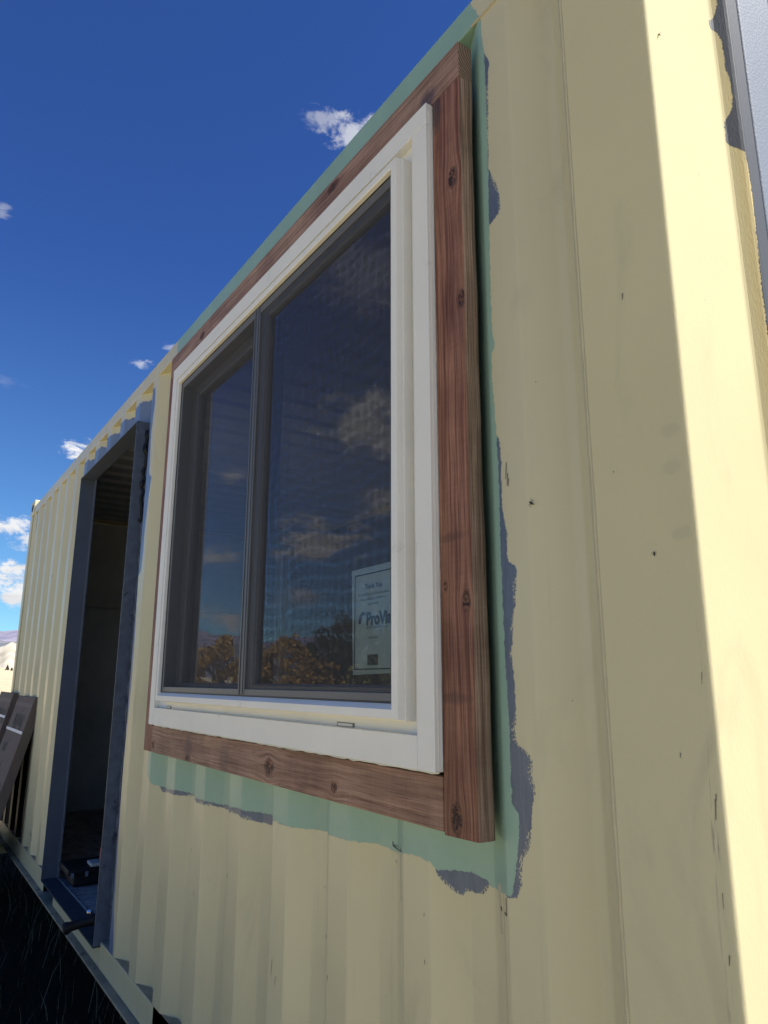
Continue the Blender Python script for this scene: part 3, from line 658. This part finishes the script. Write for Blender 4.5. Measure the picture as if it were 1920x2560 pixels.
# rough caulk and cut edge behind the right jamb
bm = bmesh.new(); R_ = random.Random(9)
zz_ = 0.43
pts = []
while zz_ < 2.62: pts.append((-3.280+R_.uniform(-.004, .004), 0.030+R_.uniform(-.004, .004), zz_)); zz_ += .03
tube(bm, pts, [R_.uniform(.003, .009) for _ in pts], 7); rel(obj('weld_bead', bm, M['blue_worn'], None), DFR)
bm = bmesh.new(); pts = []; zz_ = 2.15
while zz_ < 2.61: pts.append((-3.274+R_.uniform(-.006, .006), 0.020+R_.uniform(-.008, .006), zz_)); zz_ += .02
tube(bm, pts, [R_.uniform(.005, .013) for _ in pts], 7); rel(obj('foam_sealant', bm, M['black'], None), DFR)

# ------------------------------------------------------------------ timber surround
TF = thing('timber_frame', 'red stained timber boards framing the white sliding window', 'timber frame', loc=(-1.85, 0, 1.2))
def board(x0, x1, z0, z1, mats, fn):
    bm = bmesh.new(); box(bm, x0, x1, -0.038, -0.0008, z0, z1, 0.0028)
    bm.normal_update()
    for f in bm.faces: f.material_index = fn(f.normal)
    return rel(obj('timber_board', bm, mats, None), TF)
LX0, LX1, LZ0, LZ1 = -2.773, -0.934, 1.200, 2.739
board(LX0, LX1, LZ1-0.089, LZ1, [M['w_top'], M['w_end']], lambda n_: 1 if abs(n_.x) > .8 else 0)
def wavy_board():
    x0, x1, z0, z1 = LX1-0.089, LX1, LZ0-0.003, LZ1-0.0896; c = 0.003
    sec = [(x0, -0.0008), (x0, -0.038+c), (x0+c*.4, -0.038+c*.4), (x0+c, -0.038), (x1-0.004, -0.038), (x1-0.0012, -0.0368), (x1, -0.034), (x1, -0.014), (x1-.0015, -0.006), (x1-.005, -0.0008)]
    bm = bmesh.new(); rows = []; N = 46
    for i in range(N+1):
        z_ = z0+(z1-z0)*i/N; wv = 0.0016*math.sin(z_*5.1+.7)+0.0013*math.sin(z_*11.3+2)+0.0008*math.sin(z_*27)
        row = []
        for q, (a_, b_) in enumerate(sec):
            k_ = 0 if q < 4 else (.25 if q < 7 else 1.0)
            zz_ = z_+(0.0022*((a_-x0)/0.089)-0.001 if i == 0 else 0)
            row.append(bm.verts.new((a_+wv*k_-(.0 if q < 7 else .0012*math.sin(z_*8.7)), b_, zz_)))
        rows.append(row)
    for a_, b_ in zip(rows, rows[1:]):
        for q in range(len(sec)):
            f = bm.faces.new((a_[q], a_[(q+1) % len(sec)], b_[(q+1) % len(sec)], b_[q])); f.material_index = 1 if 5 <= q <= 8 else 0
    f = bm.faces.new(rows[0]); f.material_index = 0; bm.faces.new(rows[-1])
    return rel(obj('timber_board', bm, [M['w_right'], M['w_side']], None), TF)
wavy_board()
board(LX0, LX0+0.086, LZ0, LZ1-0.0896, [M['w_left']], lambda n_: 0)
board(LX0+0.0865, LX1-0.0895, LZ0, LZ0+0.089, [M['w_bottom']], lambda n_: 0)

# ------------------------------------------------------------------ sliding window
WN = thing('sliding_window', 'white vinyl sliding window with dark sashes and insect screen', 'window', loc=(-1.85, 0, 1.3))
CX0, CX1, CZ0, CZ1 = -2.684, -1.0245, 1.2955, 2.649
yf, yb = -0.0534, -0.030
def casing(x0, x1, z0, z1, name='casing'):
    return rel(bx(name, M['white'], None, x0, x1, yf, yb, z0, z1, 0.0012), WN)
casing(CX0, CX1, CZ1-0.051, CZ1)
casing(CX1-0.051, CX1, CZ0, CZ1-0.0522)
casing(CX0, CX0+0.050, CZ0, CZ1-0.0522)
casing(CX0+0.0508, CX1-0.0518, CZ0, CZ0+0.058)
# inner lip on the right casing
rel(bx('casing_lip', M['white'], None, CX1+0.0002, CX1+0.0016, -0.046, -0.036, CZ0+0.004, CZ1-0.02), WN)
bm = bmesh.new(); R_ = random.Random(4)
tube(bm, [(CX0+0.03+i*0.02, -0.0385+R_.uniform(-.0006, .0006), 1.2925+R_.uniform(-.001, .001)) for i in range(82)], [R_.uniform(.0018, .0034) for _ in range(82)], 6)
rel(obj('caulk_bead', bm, M['caulk'], None), WN)
bm = bmesh.new()
tube(bm, [(CX1+0.0005+R_.uniform(-.0005, .0005), -0.0385, 1.30+i*0.02) for i in range(67)], [R_.uniform(.0014, .0026) for _ in range(67)], 6)
rel(obj('caulk_bead', bm, M['caulk'], None), WN)
def ring(name, m, rect, prof_, closed=True):
    """sweep a section round a rectangle, mitred; prof_ = [(uL,uR,uT,uB,Y)]; one mesh per side"""
    x0, x1, z0, z1 = rect
    def corner(i, p):
        uL, uR, uT, uB, Y = p
        return {0: (x0+uL, Y, z0+uB), 1: (x1-uR, Y, z0+uB), 2: (x1-uR, Y, z1-uT), 3: (x0+uL, Y, z1-uT)}[i]
    for s in range(4):
        bm = bmesh.new(); A = [bm.verts.new(corner(s, p)) for p in prof_]; B_ = [bm.verts.new(corner((s+1) % 4, p)) for p in prof_]
        k_ = len(prof_)
        for i in range(k_ if closed else k_-1): bm.faces.new((A[i], A[(i+1) % k_], B_[(i+1) % k_], B_[i]))
        if closed: bm.faces.new(A); bm.faces.new(B_)
        rel(obj(name, bm, m, None), WN)
def P(u, Y): return (u, u, u, u, Y)
# channel between casing and nosing
ring('channel', M['white'], (CX0+0.048, CX1-0.049, CZ0+0.056, CZ1-0.049), [P(0, -0.034), P(0.07, -0.034), P(0.07, -0.029), P(0, -0.029)])
NX0, NX1, NZ0, NZ1 = -2.560, -1.105, 1.376, 2.565
bb = 0.031
ring('nosing', M['white'], (NX0, NX1, NZ0, NZ1), [P(0, -0.0345), P(0, -0.056), P(0.002, -0.057), P(0.003, -0.072), P(0.0045, -0.074), (0.020, 0.021, 0.020, 0.0205, -0.074), (0.0215, 0.0225, 0.0215, 0.022, -0.0725), (.0225, .024, .022, .0305, -0.0625), (.0225, .024, .022, .0315, -0.030), P(0.008, -0.030)])
# weep slots
for x0, x1 in ((-1.388, -1.318), (-2.545, -2.500)):
    s_ = rel(bx('weep_slot', M['slot'], None, x0, x1, -0.0352, -0.0342, 1.3535, 1.3625), WN)
    rel(bx('weep_cover', M['white'], None, x0+0.004, x1-0.006, -0.0360, -0.0354, 1.3550, 1.3605), WN)
FX0, FX1, FZ0, FZ1 = NX0+0.0227, NX1-0.0040, NZ0+0.0317, NZ1-0.0222
ring('gasket', M['darker'], (FX0, NX1-0.0242, FZ0, FZ1), [P(0, -0.0632), P(0.0022, -0.0632), P(0.0022, -0.05), P(0, -0.05)])
ring('window_frame', M['dark'], (FX0+.0024, FX1-.0024, FZ0+.0024, FZ1-.0024), [P(0, 0.03), P(0, -0.0615), (.0165, .017, .0215, .0150, -0.0615), (.0175, .018, .0225, .0160, -0.0605), (.0175, .018, .0225, .0160, 0.03)])
ix0, ix1, iz0, iz1 = FX0+.02, FX1-.02, FZ0+.018, FZ1-.025
# meeting post
bm = bmesh.new(); box(bm, -1.870, -1.829, -0.0625, 0.02, FZ0+.004, FZ1-.004, .0015); box(bm, -1.864, -1.858, -0.0650, -0.0628, FZ0+.004, FZ1-.004); box(bm, -1.846, -1.838, -0.0645, -0.0628, FZ0+.004, FZ1-.004)
rel(obj('meeting_post', bm, M['dark'], None), WN)
def sash(rect, y0, stile, rail_b, rail_t, gy):
    x0, x1, z0, z1 = rect
    root = None
    prof_ = [(0, 0, 0, 0, y0+.03), (0, 0, 0, 0, y0), (stile-.008, stile-.008, rail_t-.006, rail_b-.004, y0), (stile-.006, stile-.006, rail_t-.004, rail_b-.002, y0+.003), (stile, stile, rail_t, rail_b, y0+.004), (stile, stile, rail_t, rail_b, y0+.03)]
    x0, x1, z0, z1 = rect
    def corner(i, p):
        uL, uR, uT, uB, Y = p
        return {0: (x0+uL, Y, z0+uB), 1: (x1-uR, Y, z0+uB), 2: (x1-uR, Y, z1-uT), 3: (x0+uL, Y, z1-uT)}[i]
    bm = bmesh.new()
    for s in range(4):
        A = [bm.verts.new(corner(s, p)) for p in prof_]; B_ = [bm.verts.new(corner((s+1) % 4, p)) for p in prof_]
        for i in range(6): bm.faces.new((A[i], A[(i+1) % 6], B_[(i+1) % 6], B_[i]))
    o = rel(obj('sash', bm, M['dark'], None), WN)
    for gi, yy in enumerate((gy, gy+.016)):
        bm = bmesh.new()
        vs = [bm.verts.new(v) for v in ((x0+stile-.004, yy, z0+rail_b-.004), (x1-stile+.004, yy, z0+rail_b-.004), (x1-stile+.004, yy, z1-rail_t+.004), (x0+stile-.004, yy, z1-rail_t+.004))]
        bm.faces.new(vs); g = obj('glass_pane', bm, M['glass'], None); g.parent = o
    return o
sash((ix0-.004, -1.860, 1.400, 2.5205), -0.0225, .060, .0393, .040, -0.007)
sash((-1.8285, -1.113, 1.4010, 2.5190), -0.0570, .046, .0385, .028, -0.044)
for x0, x1 in ((-1.8282, -1.1295), (ix0-.0035, -1.8705)):
    bm = bmesh.new(); vs = [bm.verts.new(v) for v in ((x0, -0.0595, 1.4235), (x1, -0.0595, 1.4235), (x1, -0.0595, 2.5195), (x0, -0.0595, 2.5195))]; bm.faces.new(vs)
    rel(obj('insect_screen', bm, M['screen'], None), WN)

# ------------------------------------------------------------------ text helper
def text_mesh(name, body, size, m, parent, loc, rot, bold=0.0, scalex=1.0, align='LEFT'):
    cu = bpy.data.curves.new(name, 'FONT'); cu.body = body; cu.size = size; cu.offset = bold; cu.align_x = align; cu.resolution_u = 3
    to = bpy.data.objects.new('tmp', cu); COL.objects.link(to)
    dg = bpy.context.evaluated_depsgraph_get(); me = bpy.data.meshes.new_from_object(to.evaluated_get(dg))
    bpy.data.objects.remove(to); me.materials.clear(); me.materials.append(m)
    me.transform(Matrix.Translation(loc) @ rot @ Matrix.Diagonal((scalex, 1, 1, 1)))
    o = bpy.data.objects.new(name, me); COL.objects.link(o); rel(o, parent) if parent else None
    return o
RX = Matrix.Rotation(math.radians(90), 4, 'X')
# notice sheet inside the pane
NS = thing('notice_sheet', 'printed thank-you sheet taped inside the lower right of the window pane', 'paper sheet', loc=(-1.22, -0.024, 1.46))
bm = bmesh.new(); q = [(-1.3185, -0.0395, 1.4595), (-1.115, -0.0395, 1.4640), (-1.115, -0.0390, 1.682), (-1.3280, -0.0390, 1.6800)]
vs = [bm.verts.new(v) for v in q]+[bm.verts.new((v[0], v[1]+.0006, v[2])) for v in q]
bm.faces.new(vs[:4]); bm.faces.new(vs[4:]);
for i in range(4): bm.faces.new((vs[i], vs[(i+1) % 4], vs[4+(i+1) % 4], vs[4+i]))
rel(obj('paper', bm, M['paper'], None), NS)
Yp = -0.0406
text_mesh('printed_text', 'Thank You', .0145, M['inkblue'], NS, (-1.2400, Yp, 1.6350), RX, .0003, align='CENTER')
for i, s_ in enumerate(('for choosing a custom designed,', 'energy efficient window for', 'your home')):
    text_mesh('printed_text', s_, .0088, M['inkblue'], NS, (-1.2400, Yp, 1.6215-.0105*i), RX, 0, align='CENTER')
text_mesh('printed_text', 'ProVia', .036, M['inkblue'], NS, (-1.2660, Yp, 1.5600), RX, .0016, scalex=.95)
text_mesh('printed_text', 'THE PROFESSIONAL WAY', .0075, M['inkblue'], NS, (-1.2660, Yp, 1.5515), RX, 0)
text_mesh('printed_text', 'provia.com', .0075, M['inkblue'], NS, (-1.2400, Yp, 1.5320), RX, 0, align='CENTER')
bm = bmesh.new()
def quad(x0, x1, z0, z1, y=Yp): bm.faces.new([bm.verts.new(v) for v in ((x0, y, z0), (x1, y, z0), (x1, y, z1), (x0, y, z1))])
quad(-1.2600, -1.2220, 1.4790, 1.5000)
obj_b = rel(obj('printed_block', bm, M['inkblue'], None), NS)
bm = bmesh.new()
for a_ in ((-1.3125, -1.3095, 1.4720, 1.6650), (-1.125, -1.1225, 1.4720, 1.6650), (-1.3125, -1.1225, 1.4700, 1.4725), (-1.3125, -1.1225, 1.6650, 1.6675)): quad(*a_)
rel(obj('printed_border', bm, M['inkblue'], None), NS)
def swoosh(name, cx, cz, s, y, m, parent, flip=1, rotm=None):
    bm = bmesh.new(); out_ = []; inn = []
    for i in range(15):
        a = math.radians(200-150*i/14); out_.append((cx+s*math.cos(a)*flip, y, cz+s*1.05*math.sin(a)*flip)); inn.append((cx+flip*(s*.25+s*.70*math.cos(a)), y, cz+flip*(s*.72*math.sin(a))-flip*s*.08))
    V1 = [bm.verts.new(v) for v in out_]; V2 = [bm.verts.new(v) for v in inn]
    for i in range(14): bm.faces.new((V1[i], V1[i+1], V2[i+1], V2[i]))
    return obj(name, bm, m, None)
rel(swoosh('logo', -1.2790, 1.5700, .017, Yp, M['inkblue'], NS), NS)

# ------------------------------------------------------------------ things at and behind the door
T = thing('power_tool', 'black rubber handled tool jutting over the blue door sill', 'tool', loc=(-3.33, 0, 0.42))
def ellipse_tube(name, pts, rx, rz, m, seg=18):
    bm = bmesh.new(); rings = []
    for i, p in enumerate(pts):
        p = Vector(p); a = Vector(pts[max(i-1, 0)]); c = Vector(pts[min(i+1, len(pts)-1)]); d = (c-a).normalized()
        s = d.cross(Vector((0, 0, 1))).normalized(); u = s.cross(d)
        rings.append([bm.verts.new(p+s*math.cos(2*math.pi*k/seg)*rx[i]+u*math.sin(2*math.pi*k/seg)*rz[i]) for k in range(seg)])
    for a, c in zip(rings, rings[1:]):
        for k in range(seg): bm.faces.new((a[k], a[(k+1) % seg], c[(k+1) % seg], c[k])).smooth = True
    bm.faces.new(rings[0]); bm.faces.new(rings[-1]); return rel(obj(name, bm, m, None), T)
hp = [(-3.372, 0.04, .488), (-3.385, -0.01, .484), (-3.395, -.06, .476), (-3.400, -.098, .468), (-3.401, -.108, .465), (-3.402, -.122, .462), (-3.402, -.124, .4615)]
ellipse_tube('grip', hp, [.017, .018, .016, .016, .019, .020, .018], [.023, .022, .019, .019, .024, .024, .021], M['black'])
ellipse_tube('motor_housing', [(-3.345, .10, .50), (-3.355, .06, .497), (-3.365, .04, .492), (-3.372, .03, .489)], [.028, .032, .030, .020], [.03, .034, .030, .022], M['black'])
bm = bmesh.new(); tube(bm, [(-3.404, -.030, .512), (-3.398, -.026, .512), (-3.390, -.020, .512)], [.010, .011, .007], 14); rel(obj('chuck', bm, M['chrome'], None), T)
TC = thing('tool_case', 'black open tool case lying on the container floor inside the doorway', 'case', loc=(-4.33, .3, .413))
rel(bx('case_body', M['black'], None, -4.44, -4.215, .075, .55, .4135, .47, .012), TC)
rel(bx('case_lid', M['black'], None, -4.445, -4.205, .045, .56, .4705, .502, .010), TC)
for i in range(3): rel(bx('case_latch', M['silver'], None, -4.2045, -4.198, .06+.07*i, .075+.07*i, .462, .486, .002), TC)
CL = bx('rag', M['cloth'], None, -4.30, -4.20, .155, .30, .5025, .520, .007)
CL['label'] = 'pale crumpled rag lying on top of the black tool case'; CL['category'] = 'rag'
bm = bmesh.new(); tube(bm, [(-4.25, .235, .521), (-4.25, .235, .58), (-4.25, .235, .60), (-4.25, .235, .64)], [.03, .03, .012, .012], 14)
bt = obj('spray_bottle', bm, M['red'], None); bt['label'] = 'small red bottle standing on the tool case by the right jamb'; bt['category'] = 'bottle'
SP = bx('stored_panel', mat('dull_stored_board', (.10, .10, .10), .8), None, -6.3, -5.2, 1.2, 1.26, .4135, 1.25, .004); SP.rotation_euler = (0, 0, 0)
SP['label'] = 'dull dark board standing on edge deep inside the container'; SP['category'] = 'board'

# ------------------------------------------------------------------ cartons leaning on the far side
def carton(name, label, x0, x1, top_y, top_z, slope, th, texts, straps, group):
    r_ = thing(name, label, 'carton', group, loc=((x0+x1)/2, 0, 0))
    L = top_z/math.cos(slope)
    Mx = Matrix.Translation((x0, top_y, top_z)) @ Matrix.Rotation(-slope, 4, 'X')     # local: x along, z down the face, y into the wall
    def put(o): o.data.transform(Mx); return rel(o, r_)
    bm = bmesh.new(); box(bm, 0, x1-x0, 0, th, -L, 0, .004); put(obj('carton_body', bm, M['card'], None))
    bm = bmesh.new(); box(bm, .002, x1-x0-.002, -.0012, -.0004, -.075, -.045); put(obj('tape_fold', bm, mat('carton_fold', (.15, .10, .075), .7), None))
    for zs in straps:
        bm = bmesh.new(); box(bm, -.002, x1-x0+.002, -.0035, -.0008, -zs-.009, -zs+.009); put(obj('strap', bm, M['strap'], None))
    for (s_, sz, cx_, cz_, kind) in texts:
        o = text_mesh('printed_text', s_, sz, M['ink'], None, (0, 0, 0), Matrix.Translation((cx_, -.0016, -cz_)) @ Matrix.Rotation(math.pi, 4, 'Y') @ RX, sz*.035, align='CENTER')
        put(o)
    return r_, Mx, put
c1, mx1, put1 = carton('flat_carton', 'brown strapped flat carton leaning on the container, nearest the doorway', -6.10, -5.365, -0.012, 1.336, math.radians(14.0), .06,
       [('ProVia', .15, .40, .13, 0), ('pro', .11, .22, .33, 0), ('ProVia', .19, .42, .56, 0)], (.235, .66), 'flat cartons leaning on the container')
o = swoosh('logo', .28, -.46, .07, -.0016, M['ink'], None, flip=-1); put1(o)
bm = bmesh.new(); xs_ = [-6.47+0.0045*i for i in range(int((6.47-5.385)/0.0045)+1)]  # added black sheet: deep shade under the cartons built as a surface
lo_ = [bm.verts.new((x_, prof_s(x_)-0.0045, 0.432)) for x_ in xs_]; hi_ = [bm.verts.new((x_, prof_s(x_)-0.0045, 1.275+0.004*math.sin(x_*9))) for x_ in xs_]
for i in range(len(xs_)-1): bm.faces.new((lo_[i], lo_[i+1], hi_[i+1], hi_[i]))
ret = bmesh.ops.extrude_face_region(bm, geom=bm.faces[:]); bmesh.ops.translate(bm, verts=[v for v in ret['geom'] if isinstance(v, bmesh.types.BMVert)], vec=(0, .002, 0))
ds = obj('shade_sheet', bm, mat('black_shade_sheeting', (0.012, 0.012, 0.013), 0.38, spec=0.6), None); ds['label'] = 'added black ribbed sheet standing for the deep shade under the leaning cartons'; ds['category'] = 'shade sheet'
c2, mx2, put2 = carton('flat_carton', 'brown strapped flat carton half hidden behind the first at the container end', -6.95, -6.20, -0.035, 1.352, math.radians(13.0), .06,
       [('ProVia', .14, .50, .13, 0)], (.18, .60), 'flat cartons leaning on the container')

# ------------------------------------------------------------------ insects
def insect(name, x_, z_, y_, s, ang, label, nx=False):
    r_ = thing(name, label, 'insect', loc=(x_, y_, z_))
    A = Matrix.Translation((x_, y_, z_)) @ Matrix.Rotation(ang, 4, 'Y')
    bm = bmesh.new(); tube(bm, [(-.5*s, 0, 0), (-.25*s, 0, 0), (.1*s, 0, 0), (.5*s, 0, 0)], [.03*s, .13*s, .15*s, .04*s], 8); bm.transform(A); rel(obj('body', bm, M['insect'], None), r_)
    for k in (-1, 1):
        for j in range(2):
            bm = bmesh.new(); tube(bm, [(-.1*s+.2*s*j, 0, k*.08*s), (-.2*s+.3*s*j, -.1*s, k*.4*s), (-.45*s+.5*s*j, .02*s, k*.6*s)], .022*s, 5); bm.transform(A); rel(obj('leg', bm, M['insect'], None), r_)
insect('fly', -0.825, 1.736, prof(-0.825)-.002, .012, math.radians(35), 'small brown fly resting on the cream side wall below mid height')
insect('mosquito', -0.598, 1.618, -.0015, .007, math.radians(80), 'tiny dark insect on the shaded face of the corner post')
insect('midge', -0.531, 2.44, .030, .007, math.radians(60), 'tiny dark insect high on the sunlit end of the corner post')
bpy.data.objects.remove(bpy.data.objects['midge'], do_unlink=True) if False else None

# ------------------------------------------------------------------ trees
def tree(name, label, x_, y_, h, cr, cols, seed, group=None, leafn=2200, squash=1.0, leaf=.16, trunk=True):
    R_ = random.Random(seed); r_ = thing(name, label, 'tree', group, loc=(x_, y_, gh(x_, y_)))
    g0 = gh(x_, y_); bm = bmesh.new(); tips = []
    tube(bm, [(x_, y_, g0-.3), (x_+.05*h*.2, y_, g0+h*.35), (x_, y_+.03*h, g0+h*.75)], [h*.03, h*.02, h*.008], 8)
    for i in range(7):
        a = R_.uniform(0, 6.28); z0 = g0+h*R_.uniform(.25, .6); e = Vector((x_+math.cos(a)*cr*.7, y_+math.sin(a)*cr*.7, z0+h*R_.uniform(.1, .3)))
        tube(bm, [(x_, y_, z0), tuple((Vector((x_, y_, z0))+e)/2+Vector((0, 0, .1))), tuple(e)], [h*.010, h*.007, h*.003], 5)
    rel(obj('trunk', bm, mat('bark', (.10, .075, .05), .9, bump=.5), None), r_)
    bm = bmesh.new(); cl_ = []
    for i in range(26):
        t_ = R_.random(); zc = g0+h*(.28+.68*t_); rad = cr*squash*(1-abs(t_-.35)*1.05 if not name.startswith('pine') else (1-t_)*1.0+.05)
        a = R_.uniform(0, 6.28); q = rad*math.sqrt(R_.random()); cl_.append((Vector((x_+math.cos(a)*q, y_+math.sin(a)*q, zc)), cr*R_.uniform(.16, .34)))
    for i in range(leafn):
        c_, rr = R_.choice(cl_); v = Vector((R_.gauss(0, 1), R_.gauss(0, 1), R_.gauss(0, .8))); v = v.normalized()*rr*R_.random()**.4; p = c_+v
        s = leaf*R_.uniform(.6, 1.3); nrm = Vector((R_.gauss(0, 1), R_.gauss(0, 1), R_.gauss(0, 1))).normalized(); a_ = nrm.orthogonal().normalized()*s; b_ = nrm.cross(a_)*.7
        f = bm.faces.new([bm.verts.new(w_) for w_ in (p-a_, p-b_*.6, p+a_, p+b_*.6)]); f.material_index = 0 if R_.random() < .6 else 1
    rel(obj('crown', bm, cols, None, recalc=False), r_); return r_
DG = [mat('leaf_dark', (.035, .055, .03), .8), mat('leaf_dark_pale', (.06, .08, .035), .8)]  # two fixed green tones, mixed at random over the leaves
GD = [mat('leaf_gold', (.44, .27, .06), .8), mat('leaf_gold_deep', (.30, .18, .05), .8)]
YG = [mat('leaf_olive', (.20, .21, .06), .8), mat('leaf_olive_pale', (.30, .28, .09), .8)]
def at(az_, d): a = math.radians(az_); return d*math.cos(a), d*math.sin(a)-.85
k_ = 0
for az_, d, h, cr, c_, nm in ((-150.5, 38, 4.6, 2.2, DG, 'dark'), (-148.6, 36, 4.0, 1.9, DG, 'dark'), (-146.6, 37, 3.6, 1.8, DG, 'dark'), (-152.6, 40, 4.2, 1.8, DG, 'dark'), (-144.0, 36, 3.8, 2.0, DG, 'dark'),
                              (-156.2, 34, 3.3, 1.9, GD, 'gold'), (-158.6, 35, 3.0, 1.6, GD, 'gold'), (-161.5, 36, 3.5, 1.5, GD, 'gold'), (-154.2, 28, 2.3, 1.4, GD, 'gold'), (-164.0, 40, 2.6, 1.5, GD, 'gold'),
                              (-150.0, 24, 2.1, 1.5, YG, 'olive'), (-147.0, 26, 2.0, 1.4, YG, 'olive')):
    x_, y_ = at(az_, d); lab = {'dark': '%s dark evergreen from the left mirrored in the right window pane', 'gold': '%s golden autumn tree from the left mirrored in the window glass', 'olive': '%s low olive bush in front of the mirrored dark trees'}[nm] % {-164.0: 'first', -161.5: 'second', -158.6: 'third', -156.2: 'fourth', -154.2: 'fifth', -152.6: 'first', -150.5: 'second', -148.6: 'third', -146.6: 'fourth', -144.0: 'last', -150.0: 'left', -147.0: 'right'}[az_]
    tree('tree' if nm != 'olive' else 'bush', lab, x_, y_, h, cr, c_, 100+k_, {'dark': 'dark trees across the yard', 'gold': 'golden trees across the yard', 'olive': 'olive bushes across the yard'}[nm], leafn=1500, leaf=.15); k_ += 1
bpy.context.view_layer.update(); dg_ = bpy.context.evaluated_depsgraph_get()
for i, (px, py, hh) in enumerate(((18, 1676, 12), (29, 1677, 8))):
    d_ = Vector(cdir(px, py)).normalized(); hit = S.ray_cast(dg_, cam.location, d_); p_ = hit[1] if hit[0] else d_*200
    dist_ = (p_-cam.location).length; h_ = hh/1798*dist_
    bm = bmesh.new(); R_ = random.Random(40+i)
    for k_ in range(420):
        t_ = R_.random(); a = R_.uniform(0, 6.28); rr = (1-t_)*h_*.42*R_.random()**.5; c_ = p_+Vector((math.cos(a)*rr, math.sin(a)*rr, h_*(.08+t_*.92))); s_ = h_*.06
        u = Vector((R_.gauss(0, 1), R_.gauss(0, 1), R_.gauss(0, 1))).normalized()*s_; v = u.orthogonal().normalized()*s_
        bm.faces.new([bm.verts.new(q_) for q_ in (c_-u, c_-v, c_+u, c_+v)])
    r_ = thing('pine_tree', ('taller dark conifer on the pale hillside left of the container', 'shorter dark conifer beside the taller one on the hillside')[i], 'tree', None, loc=tuple(p_))
    rel(obj('crown', bm, DG[0], None, recalc=False), r_)
    bm = bmesh.new(); tube(bm, [tuple(p_-Vector((0, 0, .3))), tuple(p_+Vector((0, 0, h_*.5))), tuple(p_+Vector((0, 0, h_*.9)))], [h_*.04, h_*.03, h_*.01], 6); rel(obj('trunk', bm, mat('bark', (.10, .075, .05), .9), None), r_)
